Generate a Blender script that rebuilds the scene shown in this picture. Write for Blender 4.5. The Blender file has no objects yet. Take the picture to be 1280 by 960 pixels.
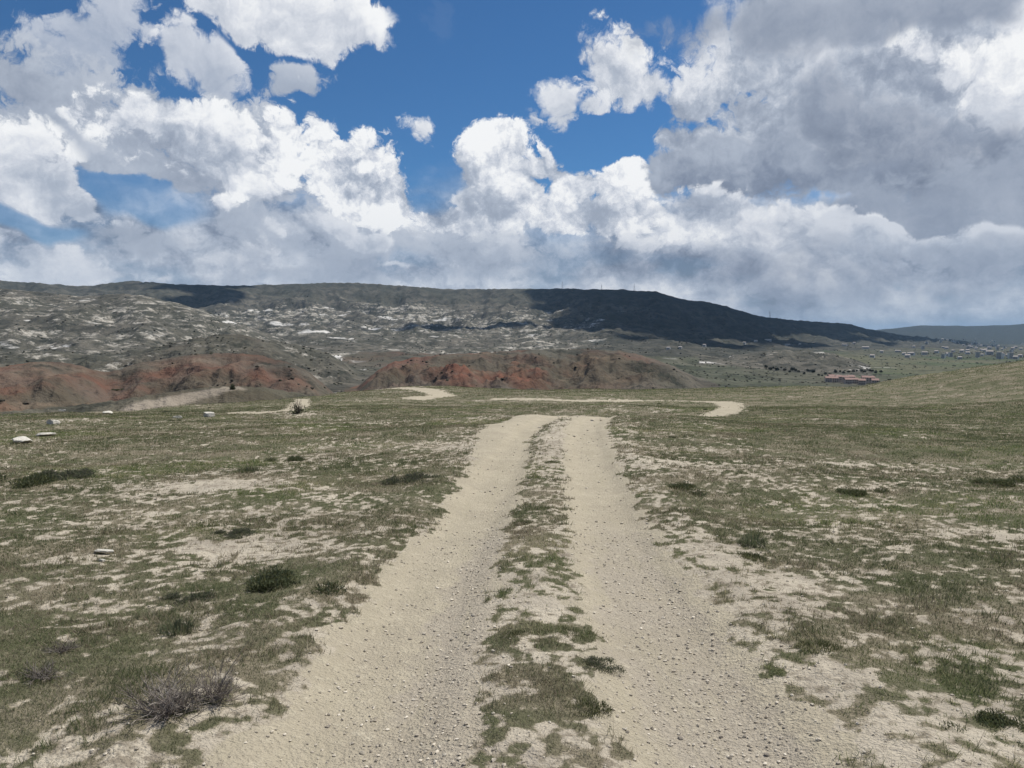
import bpy, bmesh, math, random
import numpy as np
from mathutils import Vector, noise as mnoise

random.seed(7)
rng = np.random.default_rng(11)
scn = bpy.context.scene
COL = scn.collection
R = math.radians

# ------------------------------------------------------------------ camera
EYE = 1.62                      # eye height above the track
FPX = 960.0                     # focal length in pixels of the 1280 px wide photograph
YH = 420.0                      # row of the true horizon in the photograph
PITCH = math.atan((480 - YH) / FPX)
cam_d = bpy.data.cameras.new('camera')
cam = bpy.data.objects.new('camera', cam_d)
COL.objects.link(cam)
cam.location = (0, 0, EYE)
cam.rotation_euler = (math.pi / 2 - PITCH, 0, 0)
cam_d.sensor_width = 36
cam_d.lens = 36 * FPX / 1280
cam_d.clip_start = 0.05
cam_d.clip_end = 60000
scn.camera = cam

def azel(px, py):
    """direction (azimuth right of +Y, elevation) a photograph pixel looks in"""
    cx, cy, cz = (px - 640) / FPX, (480 - py) / FPX, 1.0
    y = cz * math.cos(PITCH) + cy * math.sin(PITCH)
    z = -cz * math.sin(PITCH) + cy * math.cos(PITCH)
    return math.atan2(cx, y), math.atan2(z, math.hypot(cx, y))

# ------------------------------------------------------------------ render look
scn.view_settings.view_transform = 'Standard'
scn.view_settings.look = 'None'
scn.view_settings.gamma = 1
scn.view_settings.exposure = 0
scn.view_settings.use_curve_mapping = False
scn.render.engine = 'CYCLES'
scn.cycles.max_bounces = 4
scn.cycles.diffuse_bounces = 2
scn.cycles.volume_bounces = 0
scn.cycles.use_denoising = True

# ------------------------------------------------------------------ sun
SUN_AZ, SUN_EL = R(48), R(58)   # right of the view direction, height
sun_d = bpy.data.lights.new('sun', 'SUN')
sun = bpy.data.objects.new('sun', sun_d)
COL.objects.link(sun)
sun_d.energy = 4.9
sun_d.angle = R(0.53)
sun_d.color = (1.0, 0.955, 0.88)
SUN_DIR = Vector((math.sin(SUN_AZ) * math.cos(SUN_EL), math.cos(SUN_AZ) * math.cos(SUN_EL), math.sin(SUN_EL)))
sun.rotation_euler = SUN_DIR.to_track_quat('Z', 'Y').to_euler()
sun.location = SUN_DIR * 200

# ------------------------------------------------------------------ node helper
class NT:
    """a thin wrapper for building node trees"""
    def __init__(self, tree):
        self.t = tree
        self.n = tree.nodes
        self.l = tree.links
    def put(self, sock, v):
        if hasattr(v, 'is_output') or isinstance(v, bpy.types.NodeSocket):
            self.l.new(v, sock)
        elif v is not None:
            sock.default_value = v
    def node(self, typ, **kw):
        nd = self.n.new(typ)
        for k, v in kw.items():
            setattr(nd, k, v)
        return nd
    def math(self, op, a, b=None, c=None, clamp=False):
        nd = self.node('ShaderNodeMath', operation=op, use_clamp=clamp)
        self.put(nd.inputs[0], a)
        if b is not None: self.put(nd.inputs[1], b)
        if c is not None: self.put(nd.inputs[2], c)
        return nd.outputs[0]
    def add(self, a, b): return self.math('ADD', a, b)
    def sub(self, a, b): return self.math('SUBTRACT', a, b)
    def mul(self, a, b): return self.math('MULTIPLY', a, b)
    def madd(self, a, b, c): return self.math('MULTIPLY_ADD', a, b, c)
    def vmath(self, op, a, b=None):
        nd = self.node('ShaderNodeVectorMath', operation=op)
        self.put(nd.inputs[0], a)
        if b is not None: self.put(nd.inputs[1], b)
        return nd.outputs['Value'] if op in ('DOT_PRODUCT', 'LENGTH', 'DISTANCE') else nd.outputs[0]
    def vscale(self, a, s):
        nd = self.node('ShaderNodeVectorMath', operation='SCALE')
        self.put(nd.inputs[0], a); self.put(nd.inputs['Scale'], s)
        return nd.outputs[0]
    def ramp(self, v, a, b, lo=0.0, hi=1.0, smooth=True):
        nd = self.node('ShaderNodeMapRange', interpolation_type='SMOOTHSTEP' if smooth else 'LINEAR')
        self.put(nd.inputs[0], v)
        for k, q in zip((1, 2, 3, 4), (a, b, lo, hi)): self.put(nd.inputs[k], q)
        return nd.outputs[0]
    def noise(self, vec, scale, detail=4, rough=0.5, dims='3D', dist=0.0, lac=2.0, kind='FBM'):
        nd = self.node('ShaderNodeTexNoise', noise_dimensions=dims)
        nd.noise_type = kind
        self.put(nd.inputs['Vector'], vec)
        self.put(nd.inputs['Scale'], scale)
        self.put(nd.inputs['Detail'], detail); self.put(nd.inputs['Roughness'], rough)
        self.put(nd.inputs['Lacunarity'], lac); self.put(nd.inputs['Distortion'], dist)
        return nd.outputs
    def voro(self, vec, scale, detail=0, rough=0.5, dims='2D', feature='F1', lac=2.0, rand=1.0):
        nd = self.node('ShaderNodeTexVoronoi', voronoi_dimensions=dims, feature=feature)
        nd.normalize = False
        self.put(nd.inputs['Vector'], vec); self.put(nd.inputs['Scale'], scale)
        if 'Detail' in nd.inputs:
            self.put(nd.inputs['Detail'], detail); self.put(nd.inputs['Roughness'], rough); self.put(nd.inputs['Lacunarity'], lac)
        self.put(nd.inputs['Randomness'], rand)
        return nd.outputs
    def mix(self, f, a, b, blend='MIX'):
        nd = self.node('ShaderNodeMix', data_type='RGBA', blend_type=blend)
        self.put(nd.inputs[0], f)
        self.put(nd.inputs[6], a if not isinstance(a, tuple) else (*a[:3], 1))
        self.put(nd.inputs[7], b if not isinstance(b, tuple) else (*b[:3], 1))
        return nd.outputs[2]
    def comb(self, x, y, z=0.0):
        nd = self.node('ShaderNodeCombineXYZ')
        for s, v in zip(nd.inputs, (x, y, z)): self.put(s, v)
        return nd.outputs[0]
    def sep(self, v):
        nd = self.node('ShaderNodeSeparateXYZ'); self.put(nd.inputs[0], v)
        return nd.outputs
    def attr(self, name):
        nd = self.node('ShaderNodeAttribute'); nd.attribute_name = name
        return nd.outputs

def srgb(r, g, b):
    f = lambda c: (c / 255 / 12.92) if c / 255 <= 0.04045 else ((c / 255 + 0.055) / 1.055) ** 2.4
    return (f(r), f(g), f(b), 1.0)
# ------------------------------------------------------------------ sky with clouds
world = bpy.data.worlds.new('World')
scn.world = world
world.use_nodes = True
PX = 1 / FPX
SKY = 0.10

W = NT(world.node_tree)
for nd in list(W.n): W.n.remove(nd)
wout = W.node('ShaderNodeOutputWorld')
bg = W.node('ShaderNodeBackground')
W.l.new(bg.outputs[0], wout.inputs[0])
bg.inputs['Strength'].default_value = SKY
nish = W.node('ShaderNodeTexSky', sky_type='NISHITA')
nish.sun_disc = False
nish.sun_elevation = SUN_EL
nish.sun_rotation = SUN_AZ
nish.altitude = 1100
nish.air_density = 1.0
nish.dust_density = 0.2
nish.ozone_density = 3.0

# direction of view as (azimuth, elevation)
sx = W.sep(W.vmath('NORMALIZE', W.node('ShaderNodeTexCoord').outputs['Generated']))
az = W.math('ARCTAN2', sx[0], sx[1])
el = W.math('ARCSINE', sx[2])
ae = W.comb(az, el, 0.0)
LX, LY = .50, .866              # the way to the sun across the sky

# billows: a fractal relief, read at the point and at two steps towards the sun
tree = bpy.data.node_groups.new('cloud_billows', 'ShaderNodeTree')
tree.interface.new_socket('Vector', in_out='INPUT', socket_type='NodeSocketVector')
for o in ('Fine', 'Coarse'):
    tree.interface.new_socket(o, in_out='OUTPUT', socket_type='NodeSocketFloat')
g = NT(tree)
v = g.node('NodeGroupInput').outputs[0]
out = g.node('NodeGroupOutput')
sv = g.sep(v)
sq = g.comb(sv[0], g.math('POWER', g.math('MAXIMUM', g.add(sv[1], .03), 0.01), .78), 0.0)      # clouds flatten towards the horizon
w1 = g.vmath('ADD', sq, g.vscale(g.vmath('SUBTRACT', g.noise(sq, 16.0, 5, .6, '2D')['Color'], (.5, .5, .5)), .06))
puff = g.math('SUBTRACT', .58, g.voro(w1, 10.0, 5, .58, '2D', 'F1', 2.2)['Distance'])
fbm = g.sub(g.noise(sq, 7.0, 8, .52, '2D')[0], .5)
coarse = g.add(g.madd(fbm, .95, g.mul(puff, .48)), .085)
fine = g.madd(g.sub(g.noise(w1, 60.0, 4, .6, '2D')[0], .5), .17, coarse)
g.put(out.inputs['Fine'], fine)
g.put(out.inputs['Coarse'], coarse)
def billow(off):
    nd = W.node('ShaderNodeGroup'); nd.node_tree = tree
    W.put(nd.inputs[0], W.vmath('ADD', ae, (off * LX, off * LY, 0)) if off else ae)
    return nd.outputs
b0, b1, b2 = billow(0), billow(.010), billow(.036)
H = b0['Fine']
REL = W.add(W.mul(W.sub(H, b1['Fine']), .80), W.mul(W.sub(b0['Coarse'], b2['Coarse']), 1.6))
warp = W.vmath('ADD', ae, W.vscale(W.vmath('SUBTRACT', W.noise(ae, 12.0, 2, .5, '2D')['Color'], (.5, .5, .5)), .06))

def blob(px, py, rx, ry, rot, vec, grow=1.35):
    a, e = azel(px, py)
    mp = W.node('ShaderNodeMapping', vector_type='TEXTURE')
    W.put(mp.inputs['Vector'], vec)
    mp.inputs['Location'].default_value = (a, e, 0)
    mp.inputs['Rotation'].default_value = (0, 0, R(rot))
    mp.inputs['Scale'].default_value = (rx * PX * grow, ry * PX * grow, 1)
    gr = W.node('ShaderNodeTexGradient', gradient_type='SPHERICAL')
    W.put(gr.inputs[0], mp.outputs[0])
    return gr.outputs['Fac']

def tone_curve(x, k):
    """grey of cloud by how much sunlight reaches the eye through it"""
    cr = W.node('ShaderNodeValToRGB')
    W.put(cr.inputs[0], x)
    e = cr.color_ramp.elements
    e[0].position = 0.0; e[0].color = srgb(88, 99, 119)
    e[1].position = 1.0; e[1].color = srgb(248, 249, 250)
    for p_, c_ in ((.28, srgb(132, 143, 163)), (.55, srgb(175, 184, 199)), (.8, srgb(218, 222, 230))):
        q = e.new(p_); q.color = c_
    return cr.outputs[0]

# each cloud: lobes (column, row, half width, half height, tilt), dark end, bright end, edge softness, billow weight, relief, thickness
CLOUDS = [
    # wisps and thin pieces, top left
    dict(l=[(130, 30, 62, 70, -35), (120, 68, 85, 30, -10)], lo=.45, hi=.85, soft=.45, bw=1.3, rel=.5, op=.8),
    dict(l=[(235, 65, 50, 34, -30), (270, 96, 46, 26, -20)], lo=.5, hi=.9, soft=.4, bw=1.1, rel=.6, op=.9),
    dict(l=[(372, 106, 56, 22, 5)], lo=.42, hi=.7, soft=.35, bw=1.1, rel=.5, op=.95),
    # top left cloud
    dict(l=[(385, 20, 88, 42, -8), (300, 0, 110, 34, -6), (436, 34, 38, 28, -10)], lo=.5, hi=1.05, soft=.25, bw=.8, rel=.7),
    # wide grey bank behind the left towers
    dict(l=[(60, 130, 150, 65, -10), (190, 165, 150, 65, -20), (300, 200, 110, 75, -25), (-60, 160, 110, 80, 0), (210, 215, 130, 40, -15)], lo=.32, hi=.64, soft=.3, bw=.95, rel=.8),
    dict(l=[(330, 290, 130, 45, 0), (470, 300, 150, 40, 0), (160, 300, 120, 26, 0)], lo=.42, hi=.66, soft=.5, bw=1.0, rel=.5, op=.9),
    # lit lumps
    dict(l=[(255, 175, 85, 58, -20), (310, 215, 55, 38, -20), (180, 150, 70, 34, -10)], lo=.38, hi=1.0, soft=.25, bw=.9, rel=1.1),
    dict(l=[(30, 225, 75, 50, -25), (90, 255, 70, 26, -25), (-30, 200, 80, 60, 0)], lo=.5, hi=1.02, soft=.28, bw=.9, rel=.9),
    # the leaning tower in the middle left
    dict(l=[(400, 160, 58, 52, -20), (430, 205, 80, 60, -38), (490, 245, 78, 46, -32), (540, 268, 60, 28, -20), (365, 180, 50, 45, 0)], lo=.36, hi=1.2, soft=.2, bw=.85, rel=1.3),
    dict(l=[(266, 259, 36, 14, 0)], lo=.65, hi=1.1, soft=.5, bw=1.5, rel=1.0),
    dict(l=[(600, 264, 30, 18, -20), (570, 250, 22, 18, -20)], lo=.6, hi=1.05, soft=.5, bw=1.5, rel=1.0),
    # centre cumulus
    dict(l=[(527, 172, 34, 21, -15)], lo=.5, hi=.95, soft=.6, bw=1.7, rel=.8),
    dict(l=[(630, 172, 38, 36, 0), (620, 205, 68, 38, 0), (685, 225, 66, 42, -15), (768, 224, 40, 24, 0), (740, 262, 105, 42, 0), (650, 255, 105, 42, 0), (725, 232, 55, 30, 0)], lo=.42, hi=1.15, soft=.22, bw=.85, rel=1.3),
    # lone pair in the blue
    dict(l=[(742, 66, 52, 44, 0), (775, 96, 78, 50, -20), (815, 112, 52, 36, 0)], lo=.5, hi=1.05, soft=.4, bw=1.15, rel=1.0),
    dict(l=[(702, 126, 44, 34, -20), (735, 130, 30, 20, 0)], lo=.5, hi=.92, soft=.55, bw=1.4, rel=.8),
    # the heavy mass on the right, from its lit shoulder to the dark belly
    dict(l=[(940, 80, 80, 62, 20), (890, 130, 60, 45, 20), (1010, 60, 100, 62, 0), (870, 180, 75, 42, 0), (960, 160, 130, 70, 0)], lo=.36, hi=1.0, soft=.3, bw=.9, rel=1.2),
    dict(l=[(1130, 100, 170, 130, 0), (1200, 110, 200, 160, 0), (1080, 140, 130, 110, 0), (1060, 30, 190, 80, 0), (1170, 60, 160, 90, 0), (1280, 240, 200, 90, 0)], lo=.34, hi=.86, soft=.45, bw=.5, rel=1.2),
    dict(l=[(1210, 95, 90, 44, -8), (1265, 130, 70, 55, 0), (1150, 75, 50, 34, -10)], lo=.62, hi=1.1, soft=.5, bw=1.0, rel=1.1),
    dict(l=[(1120, 8, 300, 34, 0)], lo=.28, hi=.5, soft=.6, bw=.7, rel=.4, op=.9),
    dict(l=[(930, 205, 120, 44, -6), (1030, 215, 120, 36, -8), (850, 205, 55, 28, 0)], lo=.14, hi=.58, soft=.3, bw=.85, rel=.8),
    dict(l=[(1100, 170, 110, 62, -25), (1180, 205, 100, 44, -5)], lo=.08, hi=.38, soft=.6, bw=.6, rel=.6, op=.78),
    dict(l=[(1250, 225, 130, 32, 0), (1180, 265, 180, 30, 0)], lo=.25, hi=.5, soft=.5, bw=.8, rel=.5, op=.9),
    # lower rows under the heavy mass
    dict(l=[(950, 268, 110, 26, -12), (880, 250, 60, 24, 0), (1030, 290, 80, 22, -10)], lo=.36, hi=.92, soft=.3, bw=.9, rel=1.0),
    dict(l=[(1180, 315, 130, 24, -8), (1090, 300, 70, 20, -8), (1260, 330, 70, 20, 0)], lo=.36, hi=.78, soft=.35, bw=.95, rel=.9),
    dict(l=[(1150, 350, 260, 34, 0), (960, 335, 140, 26, 0)], lo=.26, hi=.46, soft=.7, bw=1.0, rel=.8, op=.55),
    dict(l=[(620, 325, 150, 34, 0), (420, 340, 150, 24, 0)], lo=.36, hi=.56, soft=.7, bw=1.0, rel=.6, op=.7),
    dict(l=[(330, 318, 55, 20, 0), (285, 322, 30, 14, 0)], lo=.45, hi=.9, soft=.6, bw=1.3, rel=1.0),
    dict(l=[(55, 318, 75, 26, 0), (100, 335, 50, 18, 0), (10, 300, 50, 16, 0)], lo=.42, hi=.88, soft=.5, bw=1.3, rel=1.0),
    dict(l=[(205, 349, 36, 11, 0), (140, 346, 40, 8, 0)], lo=.5, hi=.85, soft=.5, bw=1.1, rel=.9),
    dict(l=[(510, 340, 55, 7, 0)], lo=.5, hi=.8, soft=.5, bw=1.0, rel=.8),
    dict(l=[(395, 286, 62, 16, -8), (470, 310, 40, 12, -5)], lo=.45, hi=.85, soft=.5, bw=1.2, rel=1.0),
    dict(l=[(640, 318, 50, 18, 0)], lo=.42, hi=.75, soft=.6, bw=1.2, rel=.9),
    dict(l=[(795, 312, 45, 16, 0)], lo=.5, hi=.9, soft=.6, bw=1.5, rel=.9),
]
GAPS = [(168, 243, 62, 24, -14), (745, 166, 42, 16, 12), (40, 285, 50, 12, -8)]

gap = None
for q in GAPS:
    b_ = blob(*q, warp)
    gap = b_ if gap is None else W.math('MAXIMUM', gap, b_)

# clear sky
col = W.mix(1.0, nish.outputs[0], (.33, .585, .78), 'MULTIPLY')

# low bank of cloud over the horizon, and broken cloud all round where the photograph does not look
bankn = W.noise(W.vmath('MULTIPLY', ae, (1, 2.4, 1)), 5.5, 6, .55, '2D')[0]
lowb = W.math('SUBTRACT', 1, W.ramp(W.madd(bankn, -.10, el), R(5), R(9)))
a_bank = W.mul(lowb, W.ramp(W.madd(H, .25, bankn), .24, .42, .78, .98))
t_bank = W.math('MULTIPLY_ADD', REL, .55, W.ramp(bankn, .32, .66, .50, .70))
a_bank = W.mul(a_bank, W.math('SUBTRACT', 1, W.mul(W.ramp(gap, .05, .5), .72)))
col = W.mix(a_bank, col, W.vscale(tone_curve(t_bank, 0), 1 / SKY))
otherside = W.math('MAXIMUM', W.ramp(W.math('ABSOLUTE', az), .72, .95), W.ramp(el, R(29), R(38)))
a_oth = W.mul(otherside, W.ramp(W.madd(H, .8, W.noise(ae, 2.2, 2, .5, '2D')[0]), .45, .68))
col = W.mix(a_oth, col, W.vscale(tone_curve(W.madd(REL, .8, .66), 0), 1 / SKY))

Hg = W.madd(gap, -.9, H)
for c in CLOUDS:
    body = None
    for l in c['l']:
        b_ = blob(*l, warp)
        body = b_ if body is None else W.math('SMOOTH_MAX', body, b_, .12)
    hgt = W.madd(Hg, c['bw'] * 1.25, body)
    s_ = c['soft']
    a = W.ramp(hgt, .26 - .2 * s_, .26 + .5 * s_)
    a = W.mul(a, W.ramp(body, .04, .24))
    if 'op' in c: a = W.mul(a, c['op'])
    x0 = min(l[0] - l[2] for l in c['l']); x1 = max(l[0] + l[2] for l in c['l'])
    y0 = min(l[1] - l[3] for l in c['l']); y1 = max(l[1] + l[3] for l in c['l'])
    ca, ce = azel((x0 + x1) / 2, (y0 + y1) / 2)
    ra, re = (x1 - x0) / 2 * PX, (y1 - y0) / 2 * PX
    # light falls off from the sunward top to the base; deep middle is greyer than the edge
    side = W.vmath('DOT_PRODUCT', W.vmath('SUBTRACT', ae, (ca, ce, 0)), (.42 / ra, .75 / re, 0))
    t = W.madd(side, .42, .52)
    t = W.madd(W.ramp(body, .2, .9), -.18, t)
    t = W.madd(REL, c['rel'] * .75, t)
    t = W.math('MULTIPLY_ADD', W.ramp(t, -.40, 1.12), c['hi'] - c['lo'], c['lo'])
    col = W.mix(a, col, W.vscale(tone_curve(t, 0), 1 / SKY))

# the air thickens towards the horizon
veil = W.mul(W.math('POWER', W.math('SUBTRACT', 1, W.ramp(el, 0.0, R(12))), 1.3), .42)
col = W.mix(veil, col, W.vscale(W.comb(*srgb(174, 184, 200)[:3]), 1 / SKY))
W.put(bg.inputs['Color'], col)
world.cycles.sampling_method = 'MANUAL'
world.cycles.sample_map_resolution = 512
# ------------------------------------------------------------------ lattice noise in numpy
_perm = np.random.default_rng(5).permutation(4096).astype(np.int64)
_grad = np.random.default_rng(6).uniform(0, 2 * math.pi, 4096)
_gx, _gy = np.cos(_grad), np.sin(_grad)
def gnoise(x, y, seed=0):
    xi = np.floor(x).astype(np.int64); yi = np.floor(y).astype(np.int64)
    fx = x - xi; fy = y - yi
    u = fx * fx * fx * (fx * (fx * 6 - 15) + 10); v = fy * fy * fy * (fy * (fy * 6 - 15) + 10)
    def dot(ix, iy, dx, dy):
        h = _perm[(_perm[(ix + seed * 131) & 4095] + iy) & 4095]
        return _gx[h] * dx + _gy[h] * dy
    a = dot(xi, yi, fx, fy); b = dot(xi + 1, yi, fx - 1, fy)
    c = dot(xi, yi + 1, fx, fy - 1); d = dot(xi + 1, yi + 1, fx - 1, fy - 1)
    return ((a + (b - a) * u) * (1 - v) + (c + (d - c) * u) * v) * 1.5
def fbm(x, y, octv=4, gain=.5, seed=0):
    s = np.zeros_like(x, dtype=float); a = 1.0; n = 0.0
    for k in range(octv):
        s += a * gnoise(x * 2.03 ** k + 17.3 * k, y * 2.03 ** k - 9.1 * k, seed + k)
        n += a; a *= gain
    return s / n
def ridged(x, y, octv=4, gain=.5, seed=0):
    s = np.zeros_like(x, dtype=float); a = 1.0; n = 0.0
    for k in range(octv):
        s += a * (1 - 2 * np.abs(gnoise(x * 2.1 ** k + 5.7 * k, y * 2.1 ** k + 3.3 * k, seed + k)))
        n += a; a *= gain
    return s / n
def sst(x, a, b):
    t = np.clip((x - a) / (b - a), 0, 1)
    return t * t * (3 - 2 * t)
def lerp_px(pts, az, soft=0.0):
    """polyline given as (photograph column, value), read at azimuth"""
    ax = [azel(p[0], YH)[0] for p in pts]
    if soft <= 0: return np.interp(az, ax, [p[1] for p in pts])
    s = 0.0
    for k, w in zip((-1.5, -1, -.5, 0, .5, 1, 1.5), (.06, .14, .19, .22, .19, .14, .06)):
        s = s + w * np.interp(az + k * soft, ax, [p[1] for p in pts])
    return s

# ------------------------------------------------------------------ the two-track road
RC = [(-40, -.4), (0, .06), (3, .09), (7, .2), (10, .38), (15, .72), (20, 1.10), (24, 1.55), (28, 2.25), (31, 3.1), (34, 4.4)]
def road_c(y):
    return np.interp(y, [p[0] for p in RC], [p[1] for p in RC])
def poly_dist(x, y, pts):
    best = np.full_like(x, 1e9)
    for (ax, ay), (bx, by) in zip(pts[:-1], pts[1:]):
        dx, dy = bx - ax, by - ay
        t = np.clip(((x - ax) * dx + (y - ay) * dy) / (dx * dx + dy * dy), 0, 1)
        best = np.minimum(best, np.hypot(x - ax - t * dx, y - ay - t * dy))
    return best
BEND = [(3.0, 31.0), (4.3, 33.5), (6.0, 36.0)]
def track_mask(x, y):
    n = fbm(x * 1.7, y * 1.7, 4, .6, 3) * .30 + fbm(x * 7, y * 7, 3, .6, 8) * .12
    dx = x - road_c(y)
    straight = 1 - sst(y, 31.5, 34)
    wl = .36 + .2 * sst(y, 10, 30)
    far = sst(y, 13, 30)
    m1 = 1 - sst(np.abs(dx + .83 + .55 * sst(y, 12, 22) - .45 * sst(y, 24, 31)) + n, wl + .25 * far, wl + .22 + .3 * far)
    m2 = 1 - sst(np.abs(dx - .83) + n, wl, wl + .22)
    m = np.maximum(m1, m2) * straight
    m = np.maximum(m, (1 - sst(np.abs(dx + .1) + n * 1.5, 1.3, 2.0)) * sst(y + n * 4, 25.5, 28.5) * (1 - sst(y, 31.5, 34)))
    b = poly_dist(x, y, BEND); m = np.maximum(m, 1 - sst(b + n * 2, 1.2, 1.8))
    b = poly_dist(x, y, TURN); m = np.maximum(m, 1 - sst(b + n * 3.0, .3, 1.2))
    b = poly_dist(x, y, FARTRACK); m = np.maximum(m, .92 * (1 - sst(b + n * 3.4, .3, 1.1)))
    b = poly_dist(x, y, LOOP); m = np.maximum(m, .9 * (1 - sst(b + n * 3, .7, 1.6)))
    b = poly_dist(x, y, DIRT_LEFT); m = np.maximum(m, .95 * (1 - sst(b + n * 2, .35, .8)))
    return m

# ------------------------------------------------------------------ heights
EDGE = [(-700, 50), (-200, 40), (0, 44), (100, 46), (200, 52), (300, 62), (380, 74), (450, 95), (520, 104), (600, 104), (760, 100), (880, 92), (960, 80), (1060, 66), (1160, 68), (1280, 70), (1500, 80), (2200, 110)]
def plateau(x, y):
    r = np.hypot(x, y)
    z = np.where(y > 0, -.0573 * y, -.02 * y)
    k = np.clip(r / 14, 0, 1)
    z = z + k * (.30 * fbm(x * .07, y * .07, 3, .5, 21) + .10 * fbm(x * .3, y * .3, 3, .5, 22))
    z = z + .24 * np.exp(-((y - 29.5) / 5.5) ** 2) * np.exp(-((x - 2) / 8) ** 2)
    z = z - .42 * np.exp(-((y - 38) / 4.5) ** 2) * np.exp(-((x - 4.5) / 6.5) ** 2)
    z = z + (.30 * sst(x, 8, 26) + 3.05 * sst(x, 20, 44)) * sst(y, 12, 56)
    z = z - .9 * sst(-x, 8, 34) * sst(y, 12, 50) * .25
    z = z + .34 * sst(y, 57, 65) * (1 - sst(np.abs(x - 7), 14, 24))
    z = z + .55 * np.exp(-((x + 13) / 9) ** 2 - ((y - 90) / 12) ** 2)
    return z
def pix_plate(px, py):
    a, e = azel(px, py)
    t = np.linspace(2, 130, 5000)
    x = t * math.sin(a); y = t * math.cos(a)
    hit = np.nonzero(plateau(x, y) >= EYE + t * math.tan(e))[0]
    k = hit[0] if len(hit) else int(np.argmin(EYE + t * math.tan(e) - plateau(x, y)))
    return (float(x[k]), float(y[k]))
TURN = [pix_plate(*q) for q in ((884, 521), (897, 519), (908, 515), (914, 510), (911, 505), (900, 502.5))]
FARTRACK = [pix_plate(*q) for q in ((900, 502.5), (870, 501.5), (800, 501), (700, 500), (625, 499))]
LOOP = [pix_plate(*q) for q in ((480, 484), (510, 485), (540, 489), (555, 495), (522, 498))]
DIRT_LEFT = [pix_plate(*q) for q in ((300, 516), (335, 515), (366, 513), (374, 506), (378, 499))]
# bare patches: where, half width across, half depth, how bare
BARE = [(*pix_plate(px, py), rx, ry, k) for px, py, rx, ry, k in (
    (262, 606, .75, .55, .75), (1238, 668, .42, .40, .55), (905, 700, .30, .5, .4), (300, 690, .7, .35, .45), (985, 735, .45, .4, .45), (1035, 860, .22, .22, .45),
    (690, 830, .14, .16, .5), (60, 700, .5, .3, .35), (110, 760, .4, .22, .35), (1120, 545, 1.4, .9, .35), (560, 560, .9, .8, .3), (1060, 580, 1.2, .5, .4), (830, 580, .8, .6, .35), (200, 895, .3, .15, .3))]
LUSH = [(*pix_plate(px, py), rx, ry, k) for px, py, rx, ry, k in (
    (630, 800, .22, .35, .28), (700, 790, .25, .18, .30), (740, 885, .30, .20, .32), (620, 900, .25, .15, .3), (655, 660, .25, .7, .3), (270, 830, .7, .6, .1), (330, 740, .7, .6, .14), (1030, 810, .3, .3, .4), (1000, 545, 6, 4, .25), (1150, 520, 9, 6, .3), (1150, 860, .5, .5, .2))]
def micro(x, y, tm):
    """ruts, the crown between the wheels, and the lumpy turf"""
    dx = x - road_c(y)
    near = 1 - sst(y, 30, 34)
    z = -.07 * np.exp(-((np.abs(dx) - .83) / .38) ** 4) * near
    z = z + .03 * np.exp(-(dx / .35) ** 2) * near + .05 * np.exp(-((np.abs(dx) - 1.75) / .4) ** 2) * near
    turf = 1 - tm
    z = z + turf * (.030 * fbm(x * 1.6, y * 1.6, 4, .55, 31) + .022 * np.maximum(0, fbm(x * 5, y * 5, 3, .6, 32)))
    z = z + (1 - turf) * (.008 * fbm(x * 3, y * 3, 3, .6, 33))
    return z

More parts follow.
